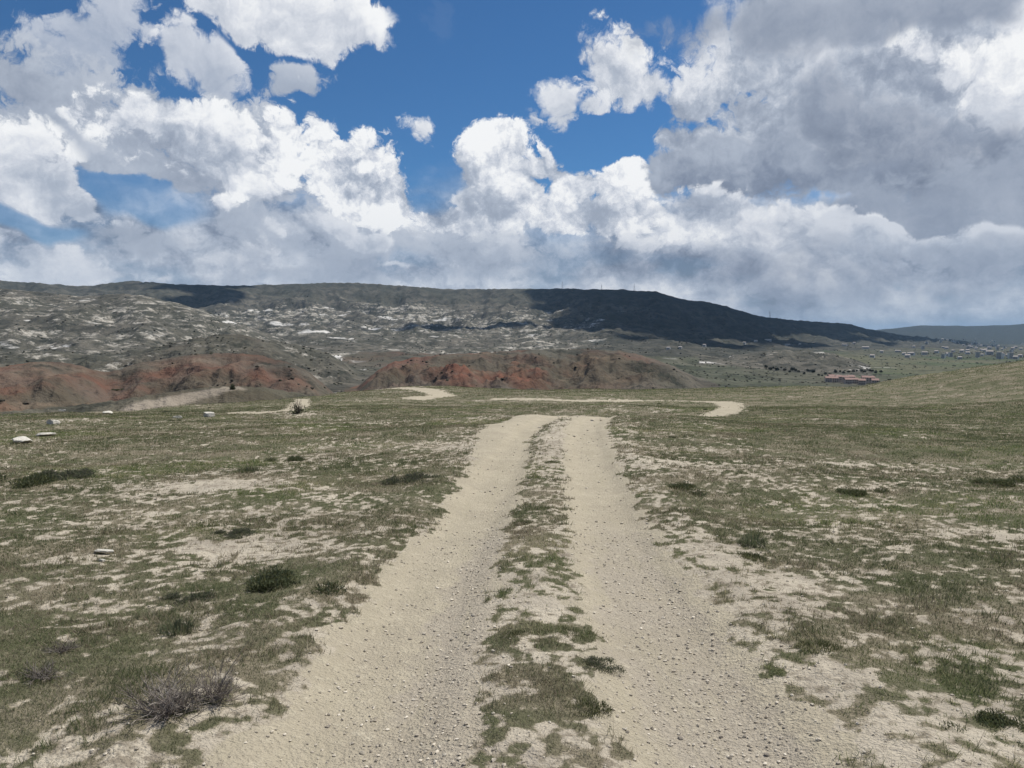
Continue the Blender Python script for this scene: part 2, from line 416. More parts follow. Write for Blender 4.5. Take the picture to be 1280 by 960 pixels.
# ranges of hills: crest as (column, row) of the photograph, range in metres, width of the flank
HILLS = [
    dict(n='terrace', D=[(-300, 150), (0, 150), (300, 175), (420, 190)], w=75, p=2.0, back=.20, amp=1.6,
         c=[(-500, 505), (-100, 500), (0, 499), (100, 495), (180, 487), (240, 480), (290, 478), (340, 482), (390, 492), (430, 512), (520, 560)]),
    dict(n='red_hill', D=[(-300, 430), (60, 420), (200, 480), (300, 450), (420, 400)], w=105, p=1.7, back=.25, amp=9.0,
         c=[(-500, 470), (-150, 455), (0, 452), (45, 446), (95, 450), (130, 462), (165, 452), (215, 444), (265, 440), (315, 441), (355, 449), (385, 462), (415, 488), (450, 520), (560, 580)]),
    dict(n='red_hill', D=[(420, 620), (600, 720), (760, 760), (900, 700)], w=170, p=1.7, back=.16, amp=13.0,
         c=[(400, 520), (440, 488), (475, 458), (510, 447), (560, 443), (620, 440), (680, 436), (740, 436), (790, 440), (825, 450), (865, 466), (905, 492), (960, 530)]),
    dict(n='pale_hill', D=[(0, 900), (200, 860), (400, 900)], w=170, p=1.5, back=.12, amp=8.0,
         c=[(-500, 445), (-100, 438), (0, 438), (60, 434), (120, 441), (170, 437), (215, 428), (255, 421), (290, 416), (330, 424), (370, 430), (410, 440), (440, 458), (480, 480), (560, 520)]),
    dict(n='pale_hill', D=[(880, 1500), (1100, 1500)], w=200, p=1.5, back=.12, amp=8.0,
         c=[(820, 470), (880, 450), (930, 441), (980, 436), (1020, 436), (1060, 444), (1100, 456), (1160, 480)]),
    dict(n='badland', D=[(-400, 1900), (0, 1900), (300, 1700)], w=420, p=1.25, back=.05, amp=34.0,
         c=[(-700, 380), (-250, 374), (-80, 371), (0, 371), (60, 374), (100, 377), (135, 374), (165, 373), (190, 376), (225, 383), (260, 392), (300, 405), (350, 422), (420, 446), (470, 470)]),
    dict(n='mesa', D=[(-400, 4200), (200, 3700), (600, 3700), (800, 3500), (950, 3900), (1100, 5200), (1300, 6800)], w=900, p=1.05, back=.02, amp=60.0,
         c=[(-700, 366), (-200, 363), (0, 362), (60, 364), (100, 366), (132, 363), (165, 358), (220, 361), (300, 361), (360, 358), (400, 356), (440, 355), (500, 358), (560, 362), (640, 361), (700, 361), (780, 363), (822, 366), (836, 371), (858, 376), (885, 379), (905, 384), (950, 397), (1000, 402), (1060, 406), (1085, 412), (1120, 418), (1200, 427), (1290, 434), (1500, 440)]),
    dict(n='far_mesa', D=[(900, 10500), (1500, 10500)], w=1500, p=1.2, back=.01, amp=20.0,
         c=[(700, 424), (950, 418), (1080, 414), (1110, 412), (1130, 410), (1150, 408), (1200, 409), (1260, 408.5), (1290, 406), (1400, 404), (1700, 408), (2500, 415)]),
]
VALLEY = -50.0
def far_height(x, y, full=False):
    r = np.hypot(x, y); az = np.arctan2(x, y)
    zb = VALLEY + 5 * fbm(x * .0030, y * .0030, 4, .5, 41) * sst(r, 150, 900) + 1.2 * fbm(x * .02, y * .02, 3, .5, 42)
    zb = zb - sst(r, 2500, 9000) * 35
    front = sst(np.cos(az), -.1, .35)
    zb = zb + (1 - front) * (30 * fbm(x * .0012, y * .0012, 5, .5, 44) + 40 * sst(r, 300, 2500))
    z = zb.copy(); lid = np.zeros(x.shape, int); hrel = np.zeros_like(z)
    gully = ridged(x * .012, y * .012, 4, .55, 51)
    gully3 = ridged(x * .030, y * .030, 4, .55, 53)
    gully2 = ridged(x * .0032, y * .0032, 5, .55, 52)
    for k, h in enumerate(HILLS):
        sf = .012 if h['w'] < 300 else .004
        D = lerp_px(h['D'], az, .08)
        D = D * (1 + .05 * fbm(az * 14 + k * 3.7, az * 0 + k, 3, .5, 60 + k))
        zc = EYE + D * (YH - lerp_px(h['c'], az, sf)) / FPX * np.cos(az) * 1.0
        zc = EYE + (zc - EYE) / np.maximum(np.cos(az), .35)  * np.cos(az) ** 0
        zc = zc + D / FPX * (.5 if h['w'] > 300 else 2.6) * fbm(az * 75 + k * 5, az * 0 + k, 4, .55, 90 + k)
        u = (D - r) / h['w']
        prof = np.where(u > 0, np.exp(-np.abs(u) ** h['p']), 1.0)
        rise = np.maximum(zc - zb, -30)
        zk = zb + rise * prof - np.where(u < 0, h['back'] * (r - D), 0)
        g_ = gully2 if h['w'] > 300 else gully
        flank = np.clip(prof * (1 - prof) * 4, 0, 1)
        zk = zk + h['amp'] * (g_ - .35) * flank * np.clip(rise / 25, 0, 1)
        if h['w'] < 300: zk = zk + h['amp'] * .75 * (gully3 - .35) * flank * np.clip(rise / 25, 0, 1)
        zk = zk + h['amp'] * .10 * fbm(x * .02, y * .02, 3, .6, 70) * np.clip(rise / 25, 0, 1) * sst(prof, .2, .9)
        zk = np.where(rise < 0, zb - 50, zk)
        on = (zk > z) & (prof > .06)
        z = np.where(zk > z, zk, z)
        lid = np.where(on, k + 1, lid); hrel = np.where(on, prof, hrel)
    if full: return z, lid, hrel
    return z
def edge_r(az):
    return lerp_px(EDGE, az)
def height(x, y, full=False):
    r = np.hypot(x, y); az = np.arctan2(x, y)
    e = edge_r(az) * (1 + .06 * fbm(az * 9, az * 0 + 2.2, 3, .5, 80))
    past = r - e
    zp = plateau(x, y)
    s = np.clip(past, 0, None)
    zp = zp - (.007 * s ** 2) * (s < 30) - (s >= 30) * (6.3 + .42 * (s - 30))
    zf, lid, hrel = far_height(x, y, True)
    near = (zp > zf) | (past < 0)
    z = np.where(near, zp, zf)
    if full: return z, np.where(near, -1, lid), hrel, past
    return z

# ------------------------------------------------------------------ turf cover of the plateau
def cover(x, y, tm=None):
    if tm is None: tm = track_mask(x, y)
    dx = x - road_c(y)
    n1 = fbm(x * .55, y * .55, 4, .55, 101); n2 = fbm(x * 2.3, y * 2.3, 4, .6, 102); n3 = fbm(x * .13, y * .13, 3, .5, 103)
    n4 = np.where(np.hypot(x, y) < 40, fbm(x * 6.5, y * 6.5, 3, .6, 104), 0)
    n = .38 * n1 + .55 * n2 + .32 * n3 + .95 * n4
    straight = 1 - sst(y, 31, 35)
    bias = .17 + .06 * (1 - sst(y, 4, 9)) - .05 * sst(dx, .8, 1.4) * (1 - sst(y, 9, 24)) - .05 * sst(dx, 1.2, 1.6) * (1 - sst(dx, 2.0, 2.8)) * (1 - sst(y, 9, 20)) + .05 * sst(y, 12, 35) + .06 * sst(np.abs(dx), 3, 7) + .07 * sst(dx, 3, 9)
    bias = bias - .20 * np.exp(-((dx - 1.6) / .42) ** 2) * straight * (.45 + .9 * sst(n1, -.3, .3)) * (1 - .6 * sst(y, 8, 18))
    bias = bias - .10 * np.exp(-((dx + 1.5) / .25) ** 2) * straight
    strip = np.exp(-(dx / .40) ** 4) * straight
    bias = bias + strip * (-.26 + .30 * np.exp(-((y - 3.9) / .9) ** 2) + .18 * np.exp(-((y - 7.6) / 1.0) ** 2) + .10 * np.exp(-((y - 11) / 2) ** 2) - .13 * sst(y, 11, 16) - .4 * sst(y, 26, 30))
    for cx, cy, rx, ry, k in BARE:
        bias = bias - k * np.exp(-((x - cx) / rx) ** 2 - ((y - cy) / ry) ** 2)
    for cx, cy, rx, ry, k in LUSH:
        bias = bias + k * np.exp(-((x - cx) / rx) ** 2 - ((y - cy) / ry) ** 2)
    c = sst(n + bias, -.26, .40)
    return c * (1 - sst(tm, .12, .6))

def gravel_mask(x, y):
    dx = x - road_c(y)
    n = fbm(x * 2.6, y * 2.6, 4, .6, 110) * .22
    b = np.maximum(1 - sst(np.abs(dx + .42) + n, .10, .42), 1 - sst(np.abs(dx - .86) + n, .16, .48))
    return b * (1 - sst(y, 5.5, 11))

# ------------------------------------------------------------------ one continuous polar sheet of land
def axis():
    a = np.concatenate([np.arange(-50, 50, .105), np.arange(50, 75, .35), np.arange(75, 285, 1.6), np.arange(285, 310, .35)])
    return np.radians(a)
AZ = axis()
rr = [.35]
while rr[-1] < 34000:
    q = rr[-1]
    rr.append(q * (1.035 if q < 1.6 else 1.0085 if q < 130 else 1.0105 if q < 6000 else 1.03))
RR = np.array(rr)
NA, NR = len(AZ), len(RR)
RG, AG = np.meshgrid(RR, AZ, indexing='ij')
X = (RG * np.sin(AG)).ravel(); Y = (RG * np.cos(AG)).ravel()
r_flat = RG.ravel()
nearm = r_flat < 260
Z = np.zeros_like(X); LID = np.zeros(X.shape, int); HREL = np.zeros_like(X); PAST = np.zeros_like(X)
Z, LID, HREL, PAST = height(X, Y, True)
TM = np.zeros_like(X); CV = np.zeros_like(X)
pl = nearm & (LID == -1)
TM[pl] = track_mask(X[pl], Y[pl])
CV[pl] = cover(X[pl], Y[pl], TM[pl])
Z[pl] += micro(X[pl], Y[pl], TM[pl]) * (1 - sst(r_flat[pl], 60, 110))
def ground_z(x, y):
    x = np.asarray(x, float); y = np.asarray(y, float)
    tm = track_mask(x, y)
    return height(x, y) + micro(x, y, tm) * (1 - sst(np.hypot(x, y), 60, 110))

# faces (quads between rings; the innermost ring is closed with a fan)
i0 = np.arange(NR - 1)[:, None] * NA; j = np.arange(NA)[None, :]; j1 = (j + 1) % NA
QUADS = np.stack([i0 + j, i0 + j1, i0 + NA + j1, i0 + NA + j], -1).reshape(-1, 4)
CO = np.stack([X, Y, Z], -1)
def vnormals():
    P = CO.reshape(NR, NA, 3)
    dr = np.empty_like(P); dr[1:-1] = P[2:] - P[:-2]; dr[0] = P[1] - P[0]; dr[-1] = P[-1] - P[-2]
    da = np.roll(P, -1, 1) - np.roll(P, 1, 1)
    n = np.cross(da, dr); n /= np.linalg.norm(n, axis=-1, keepdims=True) + 1e-12
    return n.reshape(-1, 3)
NRM = vnormals()

# what each place of the land is made of
f_lid = LID.copy()
names = np.array(['plain'] + [h['n'] for h in HILLS])
RED = np.zeros_like(X); GREEN = np.zeros_like(X); ROCK = np.zeros_like(X); PALE = np.zeros_like(X); DARK = np.zeros_like(X)
far = ~pl
xf, yf, zf = X[far], Y[far], Z[far]
af = np.arctan2(xf, yf); rf = np.hypot(xf, yf)
nm = names[np.clip(LID[far], 0, None)]
big = fbm(xf * .006, yf * .006, 4, .5, 120); mid = fbm(xf * .02, yf * .02, 4, .55, 121); wide = fbm(xf * .0011, yf * .0011, 4, .5, 122)
is_red = (nm == 'red_hill')
gul = ridged(xf * .030, yf * .030, 4, .55, 53)
slope = 1 - NRM[far][:, 2]
RED[far] = is_red * np.clip(.52 + 1.0 * big + .7 * mid + .35 * (gul - .3), 0, 1) * sst(HREL[far], .10, .45)
RED[far] += (nm == 'terrace') * np.clip(.25 + .9 * big, 0, 1) * .5
RED[far] += ((nm == 'plain') & (rf < 1500) & (af < .12)) * np.clip(.35 + .9 * big, 0, .7)
RED[far] += (nm == 'pale_hill') * np.clip(.9 * big, 0, .4) * (af < 0)
ROCK[far] = (nm == 'badland') * .75 + (nm == 'pale_hill') * .55 + (nm == 'mesa') * (.12 + (np.clip(.75 - .9 * sst(HREL[far], .45, .8) + .5 * wide, 0, .8) - .12) * (1 - sst(af + .10 * big + .05 * mid, .05, .19))) + (nm == 'far_mesa') * .04 + ((nm == 'plain') & (rf > 1000)) * .25
GREEN[far] = (nm == 'plain') * sst(af + .10 * big, azel(930, YH)[0], azel(1010, YH)[0]) * sst(rf * (1 + .2 * big), 1050, 1250) * (1 - sst(rf * (1 + .2 * mid), 1750, 2300))
GREEN[far] += ((nm == 'plain') & (af > .05)) * .35 + (nm == 'terrace') * .3 
# worn pale path along the terrace on the left, seen past the plateau edge
PATHL = [(108, 497), (150, 492), (190, 488), (230, 485), (262, 481), (290, 479)]
pr = [(azel(px, YH)[0], lerp_px(HILLS[0]['D'], azel(px, YH)[0]) - 4 - .09 * (290 - px)) for px, py in PATHL]
pp = [(b * math.sin(a), b * math.cos(a)) for a, b in pr]
near_t = rf < 400
PALE[pl] = gravel_mask(X[pl], Y[pl])
tmp = np.zeros_like(xf)
tmp[near_t] = 1 - sst(poly_dist(xf[near_t], yf[near_t], pp) + 1.5 * mid[near_t], 1.6, 3.6)
PALE[far] = tmp
RED[far] *= 1 - .85 * sst(af + .05 * big, azel(770, YH)[0], azel(850, YH)[0])
TM[far] = (nm == 'far_mesa') * 1.0 + (nm == 'mesa') * np.clip(.45 * sst(af + .1 * big, .05, .2) + .40 * sst(HREL[far], .6, .95), 0, .8)  # dark colour mask; on the far mesa it stands in for cloud shadow

def build_part(name, sel, mat):
    q = QUADS[sel]
    used, inv = np.unique(q, return_inverse=True)
    me = bpy.data.meshes.new(name)
    nv, nf = len(used), len(q)
    me.vertices.add(nv); me.vertices.foreach_set('co', CO[used].astype(np.float32).ravel())
    me.loops.add(nf * 4); me.loops.foreach_set('vertex_index', inv.astype(np.int32).ravel())
    me.polygons.add(nf); me.polygons.foreach_set('loop_start', np.arange(0, nf * 4, 4, dtype=np.int32))
    me.update(calc_edges=True)
    me.polygons.foreach_set('use_smooth', np.ones(nf, bool))
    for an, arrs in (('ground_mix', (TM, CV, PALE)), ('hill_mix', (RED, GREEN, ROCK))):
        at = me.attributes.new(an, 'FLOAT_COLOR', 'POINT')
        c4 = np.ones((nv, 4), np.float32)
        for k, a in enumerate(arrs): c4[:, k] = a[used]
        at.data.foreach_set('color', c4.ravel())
    me.normals_split_custom_set_from_vertices(NRM[used].astype(np.float32))
    me.materials.append(mat)
    o = bpy.data.objects.new(name, me); COL.objects.link(o)
    o['kind'] = 'structure'
    return o
# ------------------------------------------------------------------ materials of the land
def new_mat(name, rough=.95, spec=.15):
    m = bpy.data.materials.new(name); m.use_nodes = True
    g = NT(m.node_tree)
    b = g.n['Principled BSDF']
    b.inputs['Roughness'].default_value = rough
    b.inputs['Specular IOR Level'].default_value = spec
    return m, g, b

def ground_material():
    m, g, b = new_mat('dry_steppe_soil', .97, .1)
    P = g.node('ShaderNodeNewGeometry').outputs['Position']
    at = g.sep(g.attr('ground_mix')['Vector'])
    tm, cv = at[0], at[1]
    n_big = g.noise(P, .35, 4, .55)[0]
    n_mid = g.noise(P, 2.4, 5, .6)[0]
    n_fine = g.noise(P, 14.0, 5, .65)[0]
    n_grit = g.noise(P, 90.0, 3, .7)[0]
    # bare soil: cream to pinkish grey, gravelly
    soil = g.mix(g.ramp(n_mid, .35, .68), (.49, .435, .34), (.37, .325, .26))
    soil = g.mix(g.ramp(n_big, .4, .62, 0, .6), soil, (.56, .50, .395))
    soil = g.mix(g.mul(g.ramp(n_grit, .52, .72), .45), soil, (.24, .205, .165))
    soil = g.mix(g.mul(g.ramp(n_fine, .58, .75), .5), soil, (.62, .565, .465))
    crust = g.ramp(g.add(g.mul(n_fine, .8), g.mul(g.noise(P, 5.0, 5, .7)[0], .9)), .84, 1.02)
    soil = g.mix(g.mul(crust, .75), soil, (.20, .168, .125))
    # packed wheel track: sandier and more even; loose grey-pink gravel strays over it
    trk = g.mix(g.ramp(n_mid, .3, .7), (.66, .59, .44), (.55, .49, .365))
    gravelly = g.ramp(g.madd(n_mid, .5, at[2]), .35, .85)
    grv = g.mix(g.ramp(g.voro(P, 75.0, 1, .6, '3D')['Color'], .2, .9), (.32, .28, .235), (.54, .48, .41))
    trk = g.mix(g.mul(gravelly, .6), trk, grv)
    trk = g.mix(g.ramp(g.noise(P, 1.1, 6, .68)[0], .44, .62, 0, .6), trk, (.50, .442, .335))
    peb = g.voro(P, 48.0, 2, .7, '3D')
    trk = g.mix(g.mul(g.ramp(peb['Distance'], .30, .62), .5), trk, (.26, .225, .17))
    trk = g.mix(g.mul(g.ramp(n_grit, .52, .72), .45), trk, (.24, .205, .155))
    trk = g.mix(g.mul(g.ramp(n_fine, .52, .70), .35), trk, (.66, .60, .46))
    trk = g.mix(g.mul(g.ramp(g.noise(g.vmath('MULTIPLY', P, (3.5, .35, 1)), 1.6, 5, .65)[0], .50, .64), .55), trk, (.40, .355, .26))
    base = g.mix(g.ramp(g.madd(n_fine, .5, tm), .45, .85), soil, trk)
    # litter and moss under the turf
    litter = g.mix(g.ramp(n_fine, .35, .65), (.30, .255, .185), (.195, .165, .118))
    moss = g.mix(g.ramp(n_mid, .38, .62), (.098, .104, .054), (.14, .134, .082))
    moss = g.mix(g.ramp(g.noise(P, .9, 3, .5)[0], .42, .62, 0, .75), moss, litter)
    k = g.ramp(g.add(g.madd(n_fine, 1.3, g.mul(cv, .75)), g.mul(n_grit, .5)), 1.08, 1.42)
    k = g.mul(k, g.ramp(cv, .04, .25))
    fringe = g.mul(g.ramp(g.madd(n_fine, 1.1, g.mul(cv, .95)), .62, 1.05), g.math('SUBTRACT', 1, g.ramp(tm, .25, .7)))
    col = g.mix(g.mul(fringe, .75), base, litter)
    col = g.mix(k, col, moss)
    g.put(b.inputs['Base Color'], col)
    bp = g.node('ShaderNodeBump')
    bp.inputs['Strength'].default_value = .9
    bp.inputs['Distance'].default_value = .03
    g.put(bp.inputs['Height'], g.add(g.mul(n_fine, 1.0), g.add(g.mul(n_grit, .45), g.mul(g.voro(P, 38.0, 1, .6, '3D')['Distance'], .35))))
    g.put(b.inputs['Normal'], bp.outputs[0])
    return m

def hill_material():
    m, g, b = new_mat('eroded_hillside', .97, .05)
    P = g.node('ShaderNodeNewGeometry').outputs['Position']
    hm = g.sep(g.attr('hill_mix')['Vector'])
    pale = g.sep(g.attr('ground_mix')['Vector'])[2]
    red, green, rock = hm[0], hm[1], hm[2]
    lo = g.noise(P, .0045, 5, .55)[0]
    mid = g.noise(P, .02, 6, .62)[0]
    hi = g.noise(P, .075, 6, .65)[0]
    strata = g.noise(g.vmath('MULTIPLY', P, (.012, .012, .11)), 1.0, 5, .6)[0]
    scrub = g.mix(g.ramp(mid, .38, .62), (.066, .064, .053), (.145, .133, .108))
    scrub = g.mix(g.ramp(lo, .42, .6, 0, .6), scrub, (.075, .075, .058))
    fields = g.mix(g.ramp(g.noise(g.vmath('MULTIPLY', P, (1, .35, 1)), .005, 3, .5)[0], .42, .58), (.070, .098, .050), (.125, .125, .08))
    col = g.mix(g.mul(green, .85), scrub, fields)
    redc = g.mix(g.ramp(mid, .35, .65), (.20, .086, .056), (.125, .066, .048))
    redc = g.mix(g.ramp(lo, .42, .58, 0, .7), redc, (.10, .094, .066))
    redc = g.mix(g.ramp(g.noise(P, .013, 4, .6)[0], .60, .72, 0, .7), redc, (.205, .078, .054))
    redc = g.mix(g.ramp(g.noise(P, .011, 5, .6)[0], .47, .60, 0, .75), redc, (.088, .086, .062))
    redc = g.mix(g.ramp(strata, .55, .66, 0, .6), redc, (.23, .17, .12))
    col = g.mix(g.mul(red, .9), col, redc)
    # pale tuff breaking through in ledges and pinnacles
    tuff = g.mix(g.ramp(hi, .35, .65), (.50, .47, .41), (.27, .245, .205))
    spk = g.noise(g.vmath('MULTIPLY', P, (.042, .042, .06)), 1.0, 5, .82)[0]
    k = g.add(g.mul(strata, .45), g.add(g.mul(spk, .95), g.mul(lo, .35)))
    thr = g.madd(rock, -.315, 1.14)
    kk = g.ramp(g.sub(k, thr), -.02, .10)
    col = g.mix(g.mul(kk, g.ramp(rock, .02, .25)), col, tuff)
    white = g.ramp(g.add(g.noise(g.vmath('MULTIPLY', P, (.006, .006, .03)), 1.0, 5, .65)[0], g.mul(rock, .10)), .685, .73)
    col = g.mix(g.mul(white, g.ramp(rock, .15, .4)), col, (.62, .60, .56))
    # bushes
    bush = g.ramp(g.noise(P, .05, 6, .75)[0], .50, .62)
    col = g.mix(g.mul(bush, g.ramp(red, .3, .7, .75, .3)), col, (.026, .030, .024))
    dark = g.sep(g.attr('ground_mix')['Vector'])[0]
    col = g.mix(g.mul(dark, .85), col, (.032, .038, .034))  # darkens by the mask; paints cloud shade on the far mesa
    col = g.mix(g.mul(pale, g.ramp(mid, .3, .6, .55, 1.0)), col, (.29, .25, .20))
    g.put(b.inputs['Base Color'], col)
    bp = g.node('ShaderNodeBump')
    bp.inputs['Strength'].default_value = .8
    bp.inputs['Distance'].default_value = 6.0
    g.put(bp.inputs['Height'], g.add(hi, mid))
    g.put(b.inputs['Normal'], bp.outputs[0])
    return m

M_GROUND = ground_material()
M_HILL = hill_material()
fl = LID[QUADS[:, 0]]; fpl = pl[QUADS[:, 0]]
ftm = TM[QUADS].mean(1); fr = r_flat[QUADS[:, 0]]; fy = Y[QUADS[:, 0]]
trk_sel = fpl & (ftm > .5)
build_part('dirt_track', trk_sel & (fy < 57), M_GROUND)
build_part('path', trk_sel & (fy >= 57), M_GROUND)
build_part('ground', fpl & ~trk_sel, M_GROUND)
fnm = names[np.clip(fl, 0, None)]
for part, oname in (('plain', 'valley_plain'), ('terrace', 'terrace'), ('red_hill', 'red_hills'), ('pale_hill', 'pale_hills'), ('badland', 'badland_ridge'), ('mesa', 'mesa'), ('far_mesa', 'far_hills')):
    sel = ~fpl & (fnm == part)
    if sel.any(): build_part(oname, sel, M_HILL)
# the small disc under the viewer's feet that closes the sheet
me = bpy.data.meshes.new('ground_centre')
bm = bmesh.new()
ring = [bm.verts.new(CO[k]) for k in range(NA)]
bm.faces.new(ring[::-1]); bm.normal_update(); bm.to_mesh(me); bm.free()
me.materials.append(M_GROUND)
o = bpy.data.objects.new('ground', me); COL.objects.link(o); o['kind'] = 'structure'
# ------------------------------------------------------------------ helpers for things
def tag(o, label=None, cat=None, group=None, kind=None):
    if label: o['label'] = label
    if cat: o['category'] = cat
    if group: o['group'] = group
    if kind: o['kind'] = kind
    return o
def empty(name, loc, rz=0.0, sc=1.0):
    o = bpy.data.objects.new(name, None); COL.objects.link(o)
    o.location = loc; o.rotation_euler = (0, 0, rz); o.scale = (sc,) * 3
    o.empty_display_size = .2
    return o
def link(name, me, parent=None, loc=None, rz=0.0, sc=1.0):
    o = bpy.data.objects.new(name, me); COL.objects.link(o)
    if parent is not None: o.parent = parent
    if loc is not None: o.location = loc
    o.rotation_euler = (0, 0, rz)
    o.scale = (sc,) * 3 if not isinstance(sc, tuple) else sc
    return o
def tri_mesh(name, co, mat, tint=None, faces=None, smooth=False):
    """co: (n*3, 3) loose triangles, or vertices with a face array"""
    co = np.asarray(co, np.float32)
    me = bpy.data.meshes.new(name)
    nv = len(co)
    f = np.arange(nv, dtype=np.int32).reshape(-1, 3) if faces is None else np.asarray(faces, np.int32)
    k = f.shape[1]
    me.vertices.add(nv); me.vertices.foreach_set('co', co.ravel())
    me.loops.add(f.size); me.loops.foreach_set('vertex_index', f.ravel())
    me.polygons.add(len(f)); me.polygons.foreach_set('loop_start', np.arange(0, f.size, k, dtype=np.int32))
    me.update(calc_edges=True)
    me.polygons.foreach_set('use_smooth', np.full(len(f), smooth))
    if tint is not None:
        at = me.attributes.new('tint', 'FLOAT_COLOR', 'POINT')
        c4 = np.ones((nv, 4), np.float32); c4[:, :3] = tint
        at.data.foreach_set('color', c4.ravel())
    me.materials.append(mat)
    return me
def pix_ground(px, py, rmax=400.0):
    """where the line of sight through a photograph pixel first meets the plateau"""
    a, e = azel(px, py)
    t = np.concatenate([np.linspace(2, 60, 3000), np.linspace(60, rmax, 1500)])
    x = t * math.sin(a); y = t * math.cos(a); zl = EYE + t * math.tan(e)
    hit = np.nonzero(ground_z(x, y) >= zl)[0]
    k = hit[0] if len(hit) else len(t) - 1
    return Vector((x[k], y[k], float(ground_z(x[k:k + 1], y[k:k + 1])[0])))

def tint_material(name, rough=.8, transl=.25, vary=.0):
    m, g, b = new_mat(name, rough, .2)
    c = g.attr('tint')['Color']
    if vary:
        P = g.node('ShaderNodeNewGeometry').outputs['Position']
        c = g.mix(g.ramp(g.noise(P, 30.0, 3, .6)[0], .35, .65, 0, vary), c, (.16, .13, .08))
    g.put(b.inputs['Base Color'], c)
    if transl:
        tr = g.node('ShaderNodeBsdfTranslucent'); g.put(tr.inputs[0], c)
        mx = g.node('ShaderNodeMixShader'); mx.inputs[0].default_value = transl
        o = g.n['Material Output']
        g.l.new(b.outputs[0], mx.inputs[1]); g.l.new(tr.outputs[0], mx.inputs[2]); g.l.new(mx.outputs[0], o.inputs[0])
    return m
M_BLADE = tint_material('grass_blade', .75, .48)
M_TWIG = tint_material('dead_twig', .9, 0)
M_LEAF = tint_material('shrub_leaf', .8, .5)

# ------------------------------------------------------------------ the short turf
GREENS = np.array([(.090, .108, .046), (.115, .130, .058), (.080, .098, .052), (.140, .144, .068), (.100, .114, .060)])
STRAWS = np.array([(.27, .23, .16), (.21, .175, .12), (.36, .31, .22), (.15, .125, .09)])
def plate_z(x, y):
    tm = track_mask(x, y)
    return plateau(x, y) + micro(x, y, tm) * (1 - sst(np.hypot(x, y), 60, 110)), tm
def turf():
    out, tin = [], []
    bands = [(1.2, 3.2, 9000, 80), (3.2, 6.0, 13000, 58), (6.0, 10, 6500, 52), (10, 17, 2600, 48), (17, 28, 950, 46), (28, 48, 330, 44), (48, 105, 60, 44)]
    for r0, r1, dens, half in bands:
        area = math.radians(2 * half) / 2 * (r1 * r1 - r0 * r0)
        n = int(area * dens)
        r = np.sqrt(rng.uniform(r0 * r0, r1 * r1, n)); a = np.radians(rng.uniform(-half, half, n))
        x = r * np.sin(a); y = r * np.cos(a)
        ok = r < edge_r(a) + 3
        x, y, r = x[ok], y[ok], r[ok]
        tm = track_mask(x, y)
        c = cover(x, y, tm)
        ok = rng.uniform(0, 1, len(x)) < .68 * c ** 1.2 + .012 * (1 - sst(tm, .1, .4))
        x, y, r, c = x[ok], y[ok], r[ok], c[ok]
        z, tm = plate_z(x, y)
        n = len(x)
        clump = sst(fbm(x * 1.4, y * 1.4, 3, .6, 140), -.15, .5)
        L = rng.uniform(.012, .034, n) * (.75 + 1.1 * clump) * (1 + .012 * r)
        wd = np.maximum(.0026, .00075 * r) * rng.uniform(.7, 1.5, n)
        th = rng.uniform(0, 2 * math.pi, n)
        lean = rng.uniform(.5, 1.5, n)
        dxy = np.stack([np.cos(th), np.sin(th)], -1)
        side = np.stack([-np.sin(th), np.cos(th)], -1)
        base = np.stack([x, y, z - .004], -1)
        p = np.zeros((n, 3, 3))
        p[:, 0] = base; p[:, 0, :2] += side * wd[:, None] / 2
        p[:, 1] = base; p[:, 1, :2] -= side * wd[:, None] / 2
        p[:, 2] = base; p[:, 2, :2] += dxy * (L * lean)[:, None]; p[:, 2, 2] += L
        # which blades are green follows patches a metre or so across
        g1 = fbm(x * .45, y * .45, 3, .55, 150) + .5 * fbm(x * 2.1, y * 2.1, 2, .5, 151)
        green = rng.uniform(0, 1, n) < np.clip(.56 + .18 * sst(x, 3, 9) + 1.0 * g1 + .25 * (c - .6) + .12 * sst(r, 15, 40), .12, .95)
        col = np.where(green[:, None], GREENS[rng.integers(0, len(GREENS), n)], STRAWS[rng.integers(0, len(STRAWS), n)])
        lush = sst(fbm(x * .25, y * .25, 3, .5, 160), .05, .4)
        col = col * rng.uniform(.75, 1.3, n)[:, None] * (1 + lush * np.array([.10, .22, -.05]) [None, :] if False else 1)
        col = col * (1 + lush[:, None] * np.array([.15, .30, 0.0]))
        out.append(p.reshape(-1, 3)); tin.append(np.repeat(col, 3, 0))
    me = tri_mesh('grass', np.concatenate(out), M_BLADE, np.concatenate(tin))
    return tag(link('grass', me), 'short olive green and straw coloured turf covering the plateau', 'grass', None, 'stuff')
turf()
